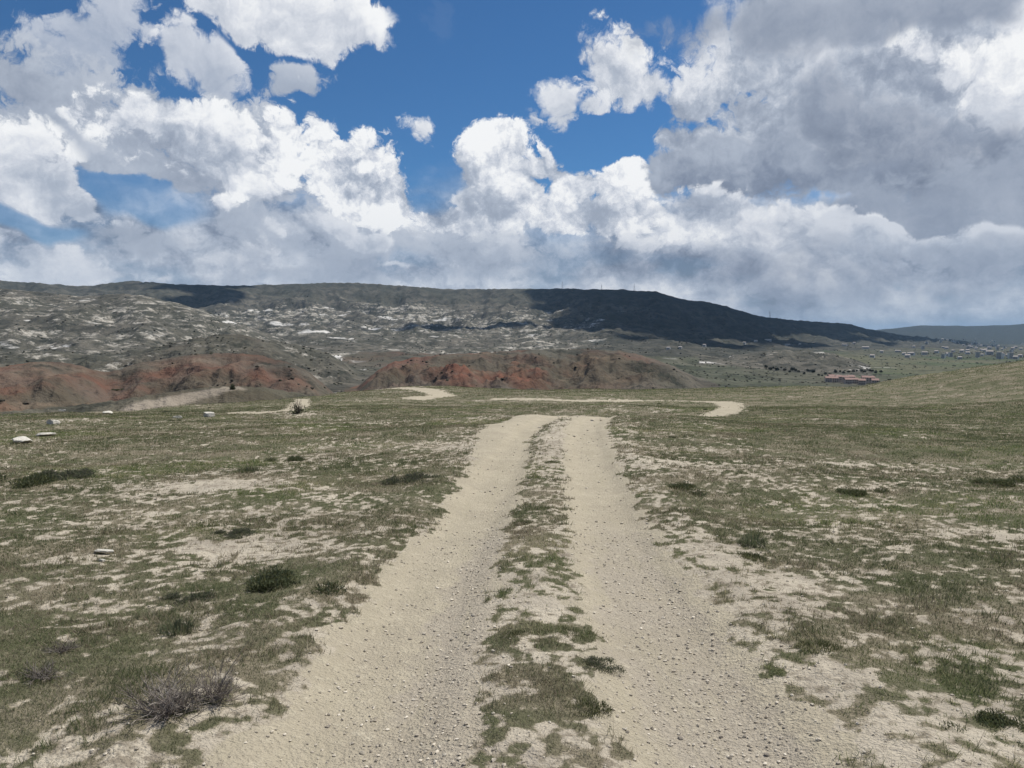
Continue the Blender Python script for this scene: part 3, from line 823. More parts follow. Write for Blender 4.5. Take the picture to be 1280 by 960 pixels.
def stalks():
    """thin dry stalks left standing from last year"""
    qn = np.random.default_rng(404); n = 9000
    r = np.sqrt(qn.uniform(2.2 ** 2, 20 ** 2, n)); a = np.radians(qn.uniform(-42, 42, n))
    x = r * np.sin(a); y = r * np.cos(a); tm = track_mask(x, y); c = cover(x, y, tm)
    ok = qn.uniform(0, 1, n) < .75 * sst(c, .25, .8) * sst(fbm(x * .8, y * .8, 3, .5, 170), -.25, .35)
    x, y, r = x[ok], y[ok], r[ok]; z, _ = plate_z(x, y); n = len(x)
    th = qn.uniform(0, 6.283, n); L = qn.uniform(.04, .13, n); ln = qn.uniform(.2, 1.6, n); w = np.maximum(.0016, .00045 * r)
    d = np.stack([np.cos(th), np.sin(th)], -1); sd = np.stack([-np.sin(th), np.cos(th)], -1)
    p = np.zeros((n, 3, 3)); p[:] = np.stack([x, y, z - .003], -1)[:, None]
    p[:, 0, :2] += sd * w[:, None]; p[:, 1, :2] -= sd * w[:, None]
    p[:, 2, :2] += d * (L * ln)[:, None]; p[:, 2, 2] += L * (1.1 - .35 * ln)
    col = np.array([(.40, .35, .25), (.31, .27, .20), (.48, .43, .32), (.24, .20, .16)])[qn.integers(0, 4, n)]
    tag(link('dry_stalks', tri_mesh('dry_stalks', p.reshape(-1, 3), M_BLADE, np.repeat(col, 3, 0))), 'thin straw pale dry stalks standing in the turf', 'grass', None, 'stuff')
stalks()

# ------------------------------------------------------------------ tufts, low shrubs, dead shrub
def blades(n, rad, hgt, cols, wd, seed, up=.5):
    q = np.random.default_rng(seed)
    th = q.uniform(0, 2 * math.pi, n); rr_ = rad * .55 * np.sqrt(q.uniform(0, 1, n))
    x = rr_ * np.cos(th); y = rr_ * np.sin(th)
    th2 = th + q.normal(0, .7, n); L = hgt * q.uniform(.25, 1.15, n) * (1 - .9 * rr_ / rad)
    lean = q.uniform(.1, 1.0, n) * (up + rr_ / rad)
    p = np.zeros((n, 2, 3, 3)); col = cols[q.integers(0, len(cols), n)] * q.uniform(.7, 1.3, n)[:, None]
    d = np.stack([np.cos(th2), np.sin(th2)], -1); s = np.stack([-np.sin(th2), np.cos(th2)], -1)
    base = np.stack([x, y, np.full(n, -.02)], -1)
    mid = base.copy(); mid[:, :2] += d * (L * lean * .35)[:, None]; mid[:, 2] += L * .62
    tip = base.copy(); tip[:, :2] += d * (L * lean)[:, None]; tip[:, 2] += L * (1 - .25 * lean)
    a = base.copy(); a[:, :2] += s * wd / 2; b = base.copy(); b[:, :2] -= s * wd / 2
    c = mid.copy(); c[:, :2] += s * wd * .4; c2 = mid.copy(); c2[:, :2] -= s * wd * .4
    p[:, 0] = np.stack([a, b, c], 1); p[:, 1] = np.stack([c, c2, tip], 1)
    # close the lower quad
    p3 = np.stack([b, c2, c], 1)
    allp = np.concatenate([p.reshape(-1, 3, 3), p3], 0)
    cc = np.concatenate([np.repeat(col, 2, 0), col], 0)
    return allp.reshape(-1, 3), np.repeat(cc, 3, 0)
def leaf_dome(n, rad, hgt, cols, size, seed):
    q = np.random.default_rng(seed)
    # clumped lobes so the outline is uneven
    k = 9; cx = q.normal(0, rad * .45, k); cy = q.normal(0, rad * .45, k); cr = q.uniform(.3, .6, k) * rad; ch = q.uniform(.45, 1.0, k) * hgt
    i = q.integers(0, k, n)
    u = q.normal(0, 1, (n, 3)); u /= np.linalg.norm(u, axis=1, keepdims=True); u[:, 2] = np.abs(u[:, 2])
    rad_ = q.uniform(.35, 1.08, n)
    c = np.stack([cx[i] + u[:, 0] * cr[i] * rad_, cy[i] + u[:, 1] * cr[i] * rad_, u[:, 2] * ch[i] * rad_], -1)
    a = q.normal(0, .6, (n, 3)) + u * .8 + np.array([0, 0, .5]); a /= np.linalg.norm(a, axis=1, keepdims=True)
    b = np.cross(a, q.normal(0, 1, (n, 3))); b /= np.linalg.norm(b, axis=1, keepdims=True)
    s = size * 2.2 * q.uniform(.6, 1.4, n)[:, None]
    p = np.stack([c - b * s * .22, c + b * s * .22, c + a * s], 1)
    col = cols[q.integers(0, len(cols), n)] * q.uniform(.65, 1.35, n)[:, None]
    return p.reshape(-1, 3), np.repeat(col, 3, 0)
DARKG = np.array([(.105, .125, .070), (.128, .145, .080), (.092, .112, .068), (.16, .16, .095)])
OLIVE = np.array([(.085, .094, .038), (.105, .108, .045), (.070, .080, .036)])
GREYG = np.array([(.12, .12, .092), (.15, .14, .11), (.085, .09, .068)])
tuss = [tri_mesh('tussock', *(lambda r: (r[0], M_BLADE, r[1]))(blades(420, .26, .20, DARKG, .007, 1))),
        tri_mesh('tussock', *(lambda r: (r[0], M_BLADE, r[1]))(blades(340, .30, .15, np.concatenate([DARKG, OLIVE]), .008, 2)))]
lows = [tri_mesh('low_shrub', *(lambda r: (r[0], M_LEAF, r[1]))(leaf_dome(5200, .34, .13, np.concatenate([DARKG, OLIVE]), .013, 3))),
        tri_mesh('low_shrub', *(lambda r: (r[0], M_LEAF, r[1]))(leaf_dome(4600, .38, .10, np.concatenate([DARKG, GREYG]), .013, 4)))]
cush = tri_mesh('grass_cushion', *(lambda r: (r[0], M_BLADE, r[1]))(blades(900, .34, .09, OLIVE, .006, 5, .9)))

def branch_tubes(paths, name, mat, cols, seed):
    """tapered three sided twigs along polylines [(points, radius at base)]"""
    q = np.random.default_rng(seed); V, F, T = [], [], []
    for pts, r0 in paths:
        n = len(pts); base = len(V); col = cols[q.integers(0, len(cols))] * q.uniform(.75, 1.25)
        for i, p in enumerate(pts):
            d = (pts[min(i + 1, n - 1)] - pts[max(i - 1, 0)]).normalized()
            a = d.orthogonal().normalized(); b = d.cross(a)
            r_ = r0 * (1 - .8 * i / (n - 1))
            for k in range(3):
                t = 2 * math.pi * k / 3
                V.append(p + (a * math.cos(t) + b * math.sin(t)) * r_); T.append(col)
        for i in range(n - 1):
            for k in range(3):
                k2 = (k + 1) % 3
                F.append((base + 3 * i + k, base + 3 * i + k2, base + 3 * i + 3 + k2)); F.append((base + 3 * i + k, base + 3 * i + 3 + k2, base + 3 * i + 3 + k))
    return tri_mesh(name, np.array([tuple(v) for v in V]), mat, np.array(T), F)
def twig_paths(seed, n, spread, hgt, r0, fork=3):
    q = random.Random(seed); out = []
    for i in range(n):
        th = q.uniform(0, 2 * math.pi); e = q.uniform(.12, 1.1); L = q.uniform(.55, 1.1)
        d = Vector((math.cos(th) * math.cos(e) * spread, math.sin(th) * math.cos(e) * spread, math.sin(e) * hgt)) * L
        p = Vector((q.gauss(0, spread * .16), q.gauss(0, spread * .10), 0)); pts = [p.copy()]
        for s in range(5):
            p = p + d / 5 + Vector((q.gauss(0, .05), q.gauss(0, .05), q.gauss(.01, .035))) * spread * .9
            p.z = max(p.z, .008); pts.append(p.copy())
        out.append((pts, r0))
        for f in range(fork):
            k = q.randint(1, 4); b = pts[k]; dd = (pts[k + 1] - pts[k]).normalized()
            dd = (dd + Vector((q.gauss(0, .6), q.gauss(0, .6), q.gauss(.25, .4)))).normalized() * spread * q.uniform(.18, .45)
            out.append(([b, b + dd * .5 + Vector((0, 0, q.uniform(-.01, .02))), b + dd], r0 * .6))
    return out
TWIGC = np.array([(.20, .17, .15), (.26, .23, .205), (.155, .13, .115), (.31, .28, .25)])

# --- the dead bush by the left wheel track
p = pix_ground(212, 893)
root = empty('dead_shrub', p, .2, .60)
tag(root, 'sprawling dead grey shrub of bare tangled twigs beside the left wheel track', 'dead shrub')
link('twigs', branch_tubes(twig_paths(4, 95, .42, .30, .0042, 5), 'twigs', M_TWIG, TWIGC, 9), root)
link('side_twigs', branch_tubes(twig_paths(8, 60, .30, .36, .0038, 5), 'side_twigs', M_TWIG, TWIGC * .85, 10), root, (.34, .16, 0))
link('undergrowth', tri_mesh('undergrowth', *(lambda r: (r[0], M_BLADE, r[1]))(blades(520, .55, .10, np.concatenate([DARKG, OLIVE]), .006, 12))), root, (-.05, .1, 0))
bl = pix_ground(272, 862)
st = link('dry_stalk', branch_tubes([([Vector((0, 0, 0)), Vector((.06, .02, .10)), Vector((.15, .05, .24))], .004)], 'dry_stalk', M_TWIG, TWIGC, 3), None, bl)
tag(st, 'single straw pale dry stalk leaning right beside the dead grey shrub', 'stalk')
p = pix_ground(950, 690)
st = link('dry_stalk', branch_tubes([([Vector((.10, -.04, .0)), Vector((.03, .0, .05)), Vector((-.04, .05, .11))], .005)], 'dry_stalk', M_TWIG, np.array([(.42, .38, .28)]), 5), None, p)
tag(st, 'pale dry stalk lying in front of the dark tussock right of the track', 'stalk')
p = pix_ground(52, 848)
sh = link('dead_shrub', branch_tubes(twig_paths(21, 46, .15, .08, .0024, 4), 'dead_twigs', M_TWIG, TWIGC * .8, 11), None, p)
tag(sh, 'small flattened brown dead shrub at the left edge of the picture', 'dead shrub')
p = pix_ground(75, 815)
sh = link('dead_shrub', branch_tubes(twig_paths(33, 30, .13, .06, .0022, 4), 'dead_twigs', M_TWIG, TWIGC * .7, 12), None, p)
tag(sh, 'thin low dead shrub just behind the flattened brown one at the left', 'dead shrub')

# --- green tufts one can tell apart
NAMED = [
    (345, 735, 'low_shrub', lows[0], .95, 'wide dark green shrub clump left of the track, biggest one there'),
    (322, 728, 'tussock', tuss[0], .8, 'spiky dark tussock joined to the left end of the wide shrub clump'),
    (222, 790, 'tussock', tuss[0], .95, 'dark green spiky tussock behind the dead grey shrub'),
    (230, 752, 'low_shrub', lows[1], .6, 'small brownish low shrub above the spiky tussock on the left'),
    (940, 680, 'tussock', tuss[0], 1.1, 'dark round tussock standing in pale soil right of the track'),
    (935, 697, 'grass_cushion', cush, 1.1, 'green grass cushion at the foot of the dark round tussock'),
    (1028, 812, 'grass_cushion', cush, .95, 'olive grass cushion at the right shoulder of the track'),
    (1238, 905, 'low_shrub', lows[0], .5, 'dark leafy shrub in the lower right corner'),
    (1075, 618, 'low_shrub', lows[0], .85, 'dark flat shrub on the right, middle of the field'),
    (1255, 606, 'low_shrub', lows[0], 1.1, 'dark low shrub near the right edge of the picture'),
    (512, 602, 'low_shrub', lows[1], 1.2, 'grey green shrub bank at the left edge of the track'),
    (850, 612, 'low_shrub', lows[0], .9, 'green shrub close to the right edge of the track'),
    (288, 668, 'low_shrub', lows[1], .6, 'small round dark shrub right of the white slab'),
    (40, 603, 'low_shrub', lows[0], 1.5, 'long dark green shrub at the left edge of the picture'),
    (75, 596, 'low_shrub', lows[1], 1.3, 'dark shrub continuing the long one at the left edge'),
    (310, 590, 'tussock', tuss[1], 1.6, 'green tussock behind the bare pale patch on the left'),
    (365, 575, 'low_shrub', lows[0], .9, 'dark shrub on the left between bare pale streaks'),
    (655, 655, 'grass_cushion', cush, 1.1, 'green grass cushion on the crown between the wheel tracks, farthest'),
    (690, 578, 'grass_cushion', cush, 1.0, 'faint grass cushion on the crown near the top of the track'),
    (648, 795, 'grass_cushion', cush, .75, 'mid green grass cushion on the crown between the wheel tracks'),
    (708, 790, 'grass_cushion', cush, .62, 'green grass cushion beside the right wheel track'),
    (735, 885, 'grass_cushion', cush, .75, 'wide green grass cushion on the crown nearest the viewer'),
    (745, 835, 'low_shrub', lows[1], .36, 'tiny grey green shrub on the crown between the wheel tracks'),
    (1216, 458, 'low_shrub', lows[0], 2.2, 'dark bush alone on the right hill crest'),
]
for px, py, nm_, me, sc, lab in NAMED:
    o = link(nm_, me, None, pix_ground(px, py) - Vector((0, 0, .01)), rng.uniform(0, 6.28), sc * .82)
    tag(o, lab, 'shrub' if nm_ == 'low_shrub' else 'grass tuft')
# --- the many small dark tufts nothing tells apart
cnt = 0
while cnt < 44:
    a = math.radians(rng.uniform(-35, 35)); r_ = math.sqrt(rng.uniform(6 ** 2, 55 ** 2))
    if r_ > float(edge_r(np.array([a]))[0]) - 2: continue
    x, y = r_ * math.sin(a), r_ * math.cos(a)
    if abs(x - road_c(y)) < 2.4 or float(cover(np.array([x]), np.array([y]))[0]) < .5: continue
    o = link('grass_tuft', [tuss[1], lows[0], lows[1], tuss[0]][cnt % 4], None, (x, y, float(ground_z(np.array([x]), np.array([y]))[0]) - .015), rng.uniform(0, 6.28), rng.uniform(.25, .5) * (1 + r_ * .010))
    tag(o, 'little dark green tuft scattered in the open turf away from the track', 'grass tuft', 'small dark tufts in the turf')
    cnt += 1
# ------------------------------------------------------------------ stones
def stone_material(name, a, b_, scale=20.0):
    m, g, b = new_mat(name, .92, .2)
    P = g.node('ShaderNodeTexCoord').outputs['Object']
    c = g.mix(g.ramp(g.noise(P, scale, 5, .6)[0], .35, .65), a, b_)
    g.put(b.inputs['Base Color'], c)
    bp = g.node('ShaderNodeBump'); bp.inputs['Strength'].default_value = .6; bp.inputs['Distance'].default_value = .02
    g.put(bp.inputs['Height'], g.noise(P, scale * 1.6, 5, .65)[0]); g.put(b.inputs['Normal'], bp.outputs[0])
    return m
M_WHITE = stone_material('pale_tuff_rock', (.66, .63, .56), (.48, .45, .38), 6)
M_STONE = stone_material('grey_brown_stone', (.36, .32, .265), (.23, .20, .165), 40)
M_TAN = stone_material('tan_stone', (.50, .45, .36), (.36, .32, .255), 40)
def stone_mesh(name, seed, mat, flat=.6, sub=2, cuts=7):
    q = random.Random(seed); bm = bmesh.new()
    bmesh.ops.create_icosphere(bm, subdivisions=sub, radius=1)
    planes = []
    for i in range(cuts):
        d = Vector((q.gauss(0, 1), q.gauss(0, 1), q.gauss(0, 1))).normalized(); planes.append((d, q.uniform(.42, .8)))
    off = Vector((q.uniform(0, 50),) * 3)
    for v in bm.verts:
        c = v.co.copy()
        for d, h in planes:
            s = c.dot(d)
            if s > h: c -= d * (s - h) * .9
        c *= 1 + .14 * mnoise.noise(v.co * 1.7 + off)
        v.co = Vector((c.x * 1.15, c.y, c.z * flat))
    me = bpy.data.meshes.new(name); bm.to_mesh(me); bm.free()
    me.materials.append(mat)
    for p_ in me.polygons: p_.use_smooth = False
    return me
def put_stone(px, py, me, size, label, cat='rock', name='rock', group=None, sink=.3, squash=(1, 1, 1)):
    size = size * .55
    p = pix_ground(px, py)
    o = link(name, me, None, p + Vector((0, 0, size * .5 * squash[2] * (1 - 2 * sink))), rng.uniform(0, 6.28), (size * squash[0], size * squash[1], size * squash[2]))
    return tag(o, label, cat, group)
w1, w2, w3 = stone_mesh('rock', 3, M_WHITE, .55, 3), stone_mesh('rock', 5, M_WHITE, .8, 3), stone_mesh('rock', 8, M_WHITE, .4, 3)
o = put_stone(131, 693, w3, .155, 'flat white stone slab lying in the turf on the left', sink=.1, squash=(1, .6, .9)); o.rotation_euler.z = .05
o = put_stone(127, 702, w1, .06, 'small white stone chip just in front of the flat white slab')
o = put_stone(78, 514, w1, .95, 'large whitish boulder on the left rim of the plateau', sink=.2, squash=(1.0, .8, .72)); o.rotation_euler.z = .4
o = put_stone(262, 521, w2, .50, 'pointed white rock on the plateau rim, left of the bare track', sink=.15); o.rotation_euler.z = 1
put_stone(135, 517, w3, .5, 'low flat white rock between the boulder and the pointed rock')
put_stone(66, 530, w1, .45, 'pale rock half sunk below the large whitish boulder')
put_stone(58, 545, w3, .42, 'small round white rock below the half sunk pale rock')
put_stone(30, 553, w3, .5, 'flat pale rock near the left edge of the picture')
put_stone(222, 523, w1, .32, 'small white rock just left of the pointed white rock')
s = [stone_mesh('stone', 20 + k, M_STONE if k % 2 else M_TAN, .62, 2, 12) for k in range(4)]
put_stone(447, 846, s[0], .028, 'flat tan stone alone in the middle of the left wheel track', 'stone', 'stone')
put_stone(453, 942, s[2], .030, 'pale stone on the left wheel track at the bottom of the picture', 'stone', 'stone')
put_stone(959, 945, s[1], .030, 'dark stone on the right wheel track at the bottom of the picture', 'stone', 'stone')
put_stone(891, 794, s[3], .030, 'dark upright stone on the right wheel track beside the olive cushion', 'stone', 'stone')
put_stone(585, 794, s[1], .026, 'dark stone at the left foot of the grassy crown', 'stone', 'stone')
for k, (px, py) in enumerate([(480, 805), (459, 790), (488, 872), (400, 868), (520, 760), (545, 905), (470, 915)]):
    put_stone(px, py, s[(k * 3) % 4], .017 + .006 * (k % 3), 'small loose stone on the left wheel track', 'stone', 'stone', 'small stones on the left wheel track')
for k, (px, py) in enumerate([(927, 834), (871, 878), (901, 924), (908, 939), (824, 776), (880, 850), (940, 885), (972, 870), (850, 925), (815, 830), (975, 905)]):
    put_stone(px, py, s[(k * 3 + 1) % 4], .016 + .006 * (k % 3), 'small loose stone on the right wheel track', 'stone', 'stone', 'small stones on the right wheel track')
# gravel: too many to count
def gravel():
    bm = bmesh.new(); bmesh.ops.create_icosphere(bm, subdivisions=1, radius=1)
    bv = np.array([tuple(v.co) for v in bm.verts]); bf = np.array([[v.index for v in f.verts] for f in bm.faces]); bm.free()
    q = np.random.default_rng(77); V, F, T = [], [], []; nv = 0
    for r0, r1, dens, smin, smax in [(1.6, 4.5, 2200, .002, .010), (4.5, 9, 620, .003, .013), (9, 20, 70, .005, .02), (20, 60, 1.5, .02, .06)]:
        n = int(math.radians(84) / 2 * (r1 * r1 - r0 * r0) * dens)
        r = np.sqrt(q.uniform(r0 * r0, r1 * r1, n)); a = np.radians(q.uniform(-42, 42, n))
        x = r * np.sin(a); y = r * np.cos(a)
        tm = track_mask(x, y); cv = cover(x, y, tm); gm = gravel_mask(x, y)
        ok = q.uniform(0, 1, n) < np.clip(.16 * (1 - cv) + .50 * gm + .16 * tm, 0, 1) * (1 - .8 * cv)
        x, y = x[ok], y[ok]; z, _ = plate_z(x, y); n = len(x)
        sz = smin + (smax - smin) * q.uniform(0, 1, n) ** 5
        v = bv[None] * (1 + q.normal(0, .22, (n, len(bv), 1))) * sz[:, None, None] * np.array([1.2, 1, .75])
        th = q.uniform(0, 6.28, n); c_, s_ = np.cos(th)[:, None], np.sin(th)[:, None]
        vx = v[..., 0] * c_ - v[..., 1] * s_; vy = v[..., 0] * s_ + v[..., 1] * c_
        v = np.stack([vx + x[:, None], vy + y[:, None], v[..., 2] + (z + sz * .35)[:, None]], -1)
        cols = np.array([(.50, .445, .355), (.42, .37, .295), (.56, .50, .405), (.36, .32, .26), (.62, .56, .46)])[q.integers(0, 5, n)] * q.uniform(.8, 1.15, n)[:, None]
        V.append(v.reshape(-1, 3)); T.append(np.repeat(cols, len(bv), 0))
        F.append((bf[None] + (np.arange(n) * len(bv))[:, None, None] + nv).reshape(-1, 3)); nv += n * len(bv)
    me = tri_mesh('gravel', np.concatenate(V), tint_material('gravel_stone', .95, 0), np.concatenate(T), np.concatenate(F))
    tag(link('gravel', me), 'loose grey pink gravel strewn over the wheel tracks and bare soil', 'gravel', None, 'stuff')
gravel()
# ------------------------------------------------------------------ far things
def land_z(x, y):
    return float(height(np.array([x], float), np.array([y], float))[0])
def far_point(px, py, r0=130.0, r1=14000.0):
    a, e = azel(px, py)
    t = np.geomspace(r0, r1, 6000)
    x = t * math.sin(a); y = t * math.cos(a)
    hit = np.nonzero(height(x, y) >= EYE + t * math.tan(e))[0]
    k = hit[0] if len(hit) else len(t) - 1
    return x[k], y[k], land_z(x[k], y[k])
def plain_mat(name, col, rough=.85, var=None, scale=.8):
    m, g, b = new_mat(name, rough, .2)
    P = g.node('ShaderNodeTexCoord').outputs['Object']
    g.put(b.inputs['Base Color'], g.mix(g.ramp(g.noise(P, scale, 4, .6)[0], .35, .65), col, var or tuple(c * .75 for c in col)))
    return m
M_WALL = plain_mat('pale_render', (.55, .48, .42))
M_WALLW = plain_mat('white_render', (.74, .73, .70))
M_ROOF = plain_mat('pink_red_roof_tile', (.31, .20, .17), .8, (.26, .165, .14))
M_WIN = plain_mat('dark_window_glass', (.03, .033, .04), .25)
M_STEEL = plain_mat('grey_steel', (.20, .20, .21), .5)
M_BARK = plain_mat('bark', (.09, .07, .05))
M_FLEAF = tint_material('tree_leaf', .85, .1)
def boxes_mesh(name, boxes, mat, gable=None):
    bm = bmesh.new()
    for (x0, x1, y0, y1, z0, z1) in boxes:
        v = [bm.verts.new(c) for c in ((x0, y0, z0), (x1, y0, z0), (x1, y1, z0), (x0, y1, z0), (x0, y0, z1), (x1, y0, z1), (x1, y1, z1), (x0, y1, z1))]
        for f in ((3, 2, 1, 0), (4, 5, 6, 7), (0, 1, 5, 4), (1, 2, 6, 5), (2, 3, 7, 6), (3, 0, 4, 7)): bm.faces.new([v[k] for k in f])
    if gable:
        x0, x1, y0, y1, z0, z1 = gable
        ym = (y0 + y1) / 2
        v = [bm.verts.new(c) for c in ((x0, y0, z0), (x1, y0, z0), (x1, y1, z0), (x0, y1, z0), (x0, ym, z1), (x1, ym, z1))]
        for f in ((3, 2, 1, 0), (0, 1, 5, 4), (2, 3, 4, 5), (1, 2, 5), (3, 0, 4)): bm.faces.new([v[k] for k in f])
    me = bpy.data.meshes.new(name); bm.to_mesh(me); bm.free(); me.materials.append(mat)
    return me
# --- terrace of red-roofed houses beyond the plateau on the right
hw, hd, hh = 8.4, 9.0, 5.6
h_wall = boxes_mesh('wall', [(-hw / 2, hw / 2, 0, hd, -2.5, hh)], M_WALL)
h_roof = boxes_mesh('roof', [], M_ROOF, (-hw / 2 - .35, hw / 2 + .35, -.7, hd + .7, hh + .003, hh + 2.3))
h_chim = boxes_mesh('chimney', [(1.8, 2.5, hd * .62, hd * .62 + .7, hh + .9, hh + 2.9)], M_WALL)
h_win = boxes_mesh('window', [(-.7, .7, -.06, .1, 0, 1.5)], M_WIN)
h_door = boxes_mesh('door', [(-.6, .6, -.06, .1, 0, 2.3)], M_WIN)
px0, px1 = 1032, 1098
row = [(px0 + (px1 - px0) * k / 8, 481.5 - .25 * k) for k in range(9)]
hx, hy, hz0 = far_point(1066, 480)
R_H = math.hypot(hx, hy)
for rowi in range(2):
    for k in range(8):
        if (rowi, k) in ((0, 2), (0, 6), (1, 4), (1, 7)): continue
        a = azel(px0 + 4 + (k + rowi * .5) * 8.3, 480)[0]
        rh = R_H + rowi * 32 + 11 * math.sin(k * 1.9 + rowi)
        x, y = rh * math.sin(a), rh * math.cos(a)
        root = empty('terraced_house', (x, y, land_z(x, y) + .3 + rowi * 2.0), -a + .18 + .22 * math.sin(k * 2.3 + rowi), .78 + .12 * math.sin(k * 3.1))
        tag(root, 'small two storey house with pink red tiled roof in the far terrace', 'house', 'red roofed houses in the far terrace')
        link('wall', h_wall, root); rf = link('roof', h_roof, root); link('chimney', h_chim, rf)
        for wx, wz in ((-2.6, .9), (-2.6, 3.5), (2.6, .9), (2.6, 3.5), (0, 3.5)):
            link('window', h_win, root, (wx, 0, wz))
        link('door', h_door, root, (0, 0, 0))
# --- pale town spread over the plain, far right
M_TOWNROOF = plain_mat('pale_roof', (.48, .42, .38))
t_meshes = []
for k in range(4):
    w_, d_, hgt = [(16, 12, 9), (24, 14, 13), (34, 16, 9), (14, 14, 20)][k]
    t_meshes.append((boxes_mesh('wall', [(-w_ / 2, w_ / 2, 0, d_, -6, hgt)], M_WALLW),
                     boxes_mesh('roof', [], M_TOWNROOF, (-w_ / 2 - .4, w_ / 2 + .4, -.5, d_ + .5, hgt + .01, hgt + 3)) if k != 3 else boxes_mesh('roof', [(-w_ / 2 - .3, w_ / 2 + .3, -.3, d_ + .3, hgt + .01, hgt + .8)], M_WALL),
                     boxes_mesh('window_band', [(-w_ / 2 + 1, w_ / 2 - 1, -.1, .1, 1.5 + 3 * f, 3 + 3 * f) for f in range(int(hgt // 3.2))], M_WIN)))
q = random.Random(12)
def town_building(px, py, k, label, group, sc=1.0):
    x, y, z = far_point(px, py)
    root = empty('far_building', (x, y, z + .2), -math.atan2(x, y) + q.uniform(-.5, .5), sc)
    tag(root, label, 'building', group)
    link('wall', t_meshes[k][0], root); link('roof', t_meshes[k][1], root); link('window_band', t_meshes[k][2], root)
for i in range(84):
    px = q.choice([q.uniform(1130, 1278), q.gauss(1235, 28), q.uniform(1130, 1278)]); py = q.uniform(424, 449)
    if px > 1279 or px < 1110: px = q.uniform(1150, 1270)
    town_building(px, py, q.choice([0, 1, 3, 0, 0, 3]), 'tiny white building of the far town on the plain at the right', 'white buildings of the far town', q.uniform(.42, .75))
for (px, py) in [(1055, 432), (1068, 430), (1082, 436), (1102, 441), (1122, 440), (1130, 444), (985, 432), (1000, 431), (930, 430), (945, 428), (960, 427), (880, 433), (850, 436), (835, 437), (1090, 447)]:
    town_building(px, py, q.choice([0, 0, 2]), 'tiny pale farm building scattered on the plain in front of the dark mesa slope', 'farm buildings on the plain', q.uniform(.4, .65))
# --- masts on the mesa rim
def mast(px, py_top, label, hgt_px):
    a, _ = azel(px, 360)
    t = np.geomspace(2500, 7000, 3000)
    x = t * math.sin(a); y = t * math.cos(a)
    zz = height(x, y); k = int(np.argmax((zz - EYE) / t))
    rng_ = t[k]; H_ = hgt_px / FPX * rng_
    root = empty('lattice_mast', (x[k], y[k], zz[k] - .5)); tag(root, label, 'mast')
    def lattice(z0, z1, w0, w1, n):
        P = []
        for k2 in range(4):
            sx_, sy_ = ((1, 1), (1, -1), (-1, -1), (-1, 1))[k2]; tx, ty = ((1, 1), (1, -1), (-1, -1), (-1, 1))[(k2 + 1) % 4]
            P.append(([Vector((sx_ * w0, sy_ * w0, z0)), Vector((sx_ * w1, sy_ * w1, z1))], .42))
            for j_ in range(n):
                f0, f1 = j_ / n, (j_ + 1) / n
                wa, wb = w0 + (w1 - w0) * f0, w0 + (w1 - w0) * f1
                P.append(([Vector((sx_ * wa, sy_ * wa, z0 + (z1 - z0) * f0)), Vector((tx * wb, ty * wb, z0 + (z1 - z0) * f1))], .22))
        return P
    st_ = np.array([(.25, .25, .27)])
    link('tower', branch_tubes(lattice(0, H_ * .8, H_ * .085, H_ * .025, 7), 'tower', M_TWIG, st_, 1), root)
    link('antenna', branch_tubes([([Vector((0, 0, H_ * .78)), Vector((0, 0, H_))], .5)], 'antenna', M_TWIG, st_, 1), root)
    link('cross_arms', branch_tubes([([Vector((-H_ * .14, 0, H_ * z_)), Vector((H_ * .14, 0, H_ * z_))], .3) for z_ in (.62, .74)], 'cross_arms', M_TWIG, st_, 2), root)
mast(703, 348, 'thin mast on the mesa rim right of centre', 10)
mast(752, 355, 'shorter mast on the mesa rim, middle of the three in a row', 7)
mast(793, 356, 'thin mast on the mesa rim above the dark cloud shadow', 9)
mast(963, 392, 'lattice mast low on the falling right shoulder of the mesa', 9)
# --- far trees
def tree_meshes(seed):
    c = leaf_dome(420, 2.2, 3.4, np.array([(.050, .056, .034), (.062, .066, .038), (.042, .048, .032)]), .85, seed)
    pts = c[0] + np.array([0, 0, 1.2])
    crown = tri_mesh('crown', pts, M_FLEAF, c[1])
    trunk = branch_tubes([([Vector((0, 0, -.6)), Vector((.1, 0, 1)), Vector((.05, .1, 2.6))], .22)], 'trunk', M_TWIG, np.array([(.08, .06, .045)]), seed)
    return crown, trunk
TREES = [tree_meshes(50 + k) for k in range(3)]
def far_tree(px, py, label, group, sc, cat='tree'):
    x, y, z = far_point(px, py)
    root = empty('tree', (x, y, z), q.uniform(0, 6), sc); tag(root, label, cat, group)
    c, t_ = TREES[q.randrange(3)]
    link('crown', c, root); link('trunk', t_, root)
for k in range(20):
    px = 958 + k * 4.6 + q.uniform(-1.5, 1.5)
    far_tree(px, 461 + (px - 958) * .12 + q.uniform(-2.5, 2.5), 'dark far tree in the row left of the red roofed houses', 'trees in the row by the far houses', q.uniform(.45, .9))
for k in range(12):
    far_tree(1046 + k * 5 + q.uniform(-2, 2), 465.5 + q.uniform(-1.5, 1.5), 'dark far tree in the hedge line behind the red roofed houses', 'trees behind the far houses', q.uniform(.4, .8))
for k in range(14):
    far_tree(q.uniform(1098, 1124), q.uniform(477, 482), 'far tree right of the red roofed houses at the end of the terrace', 'trees at the end of the far terrace', q.uniform(.5, .9))
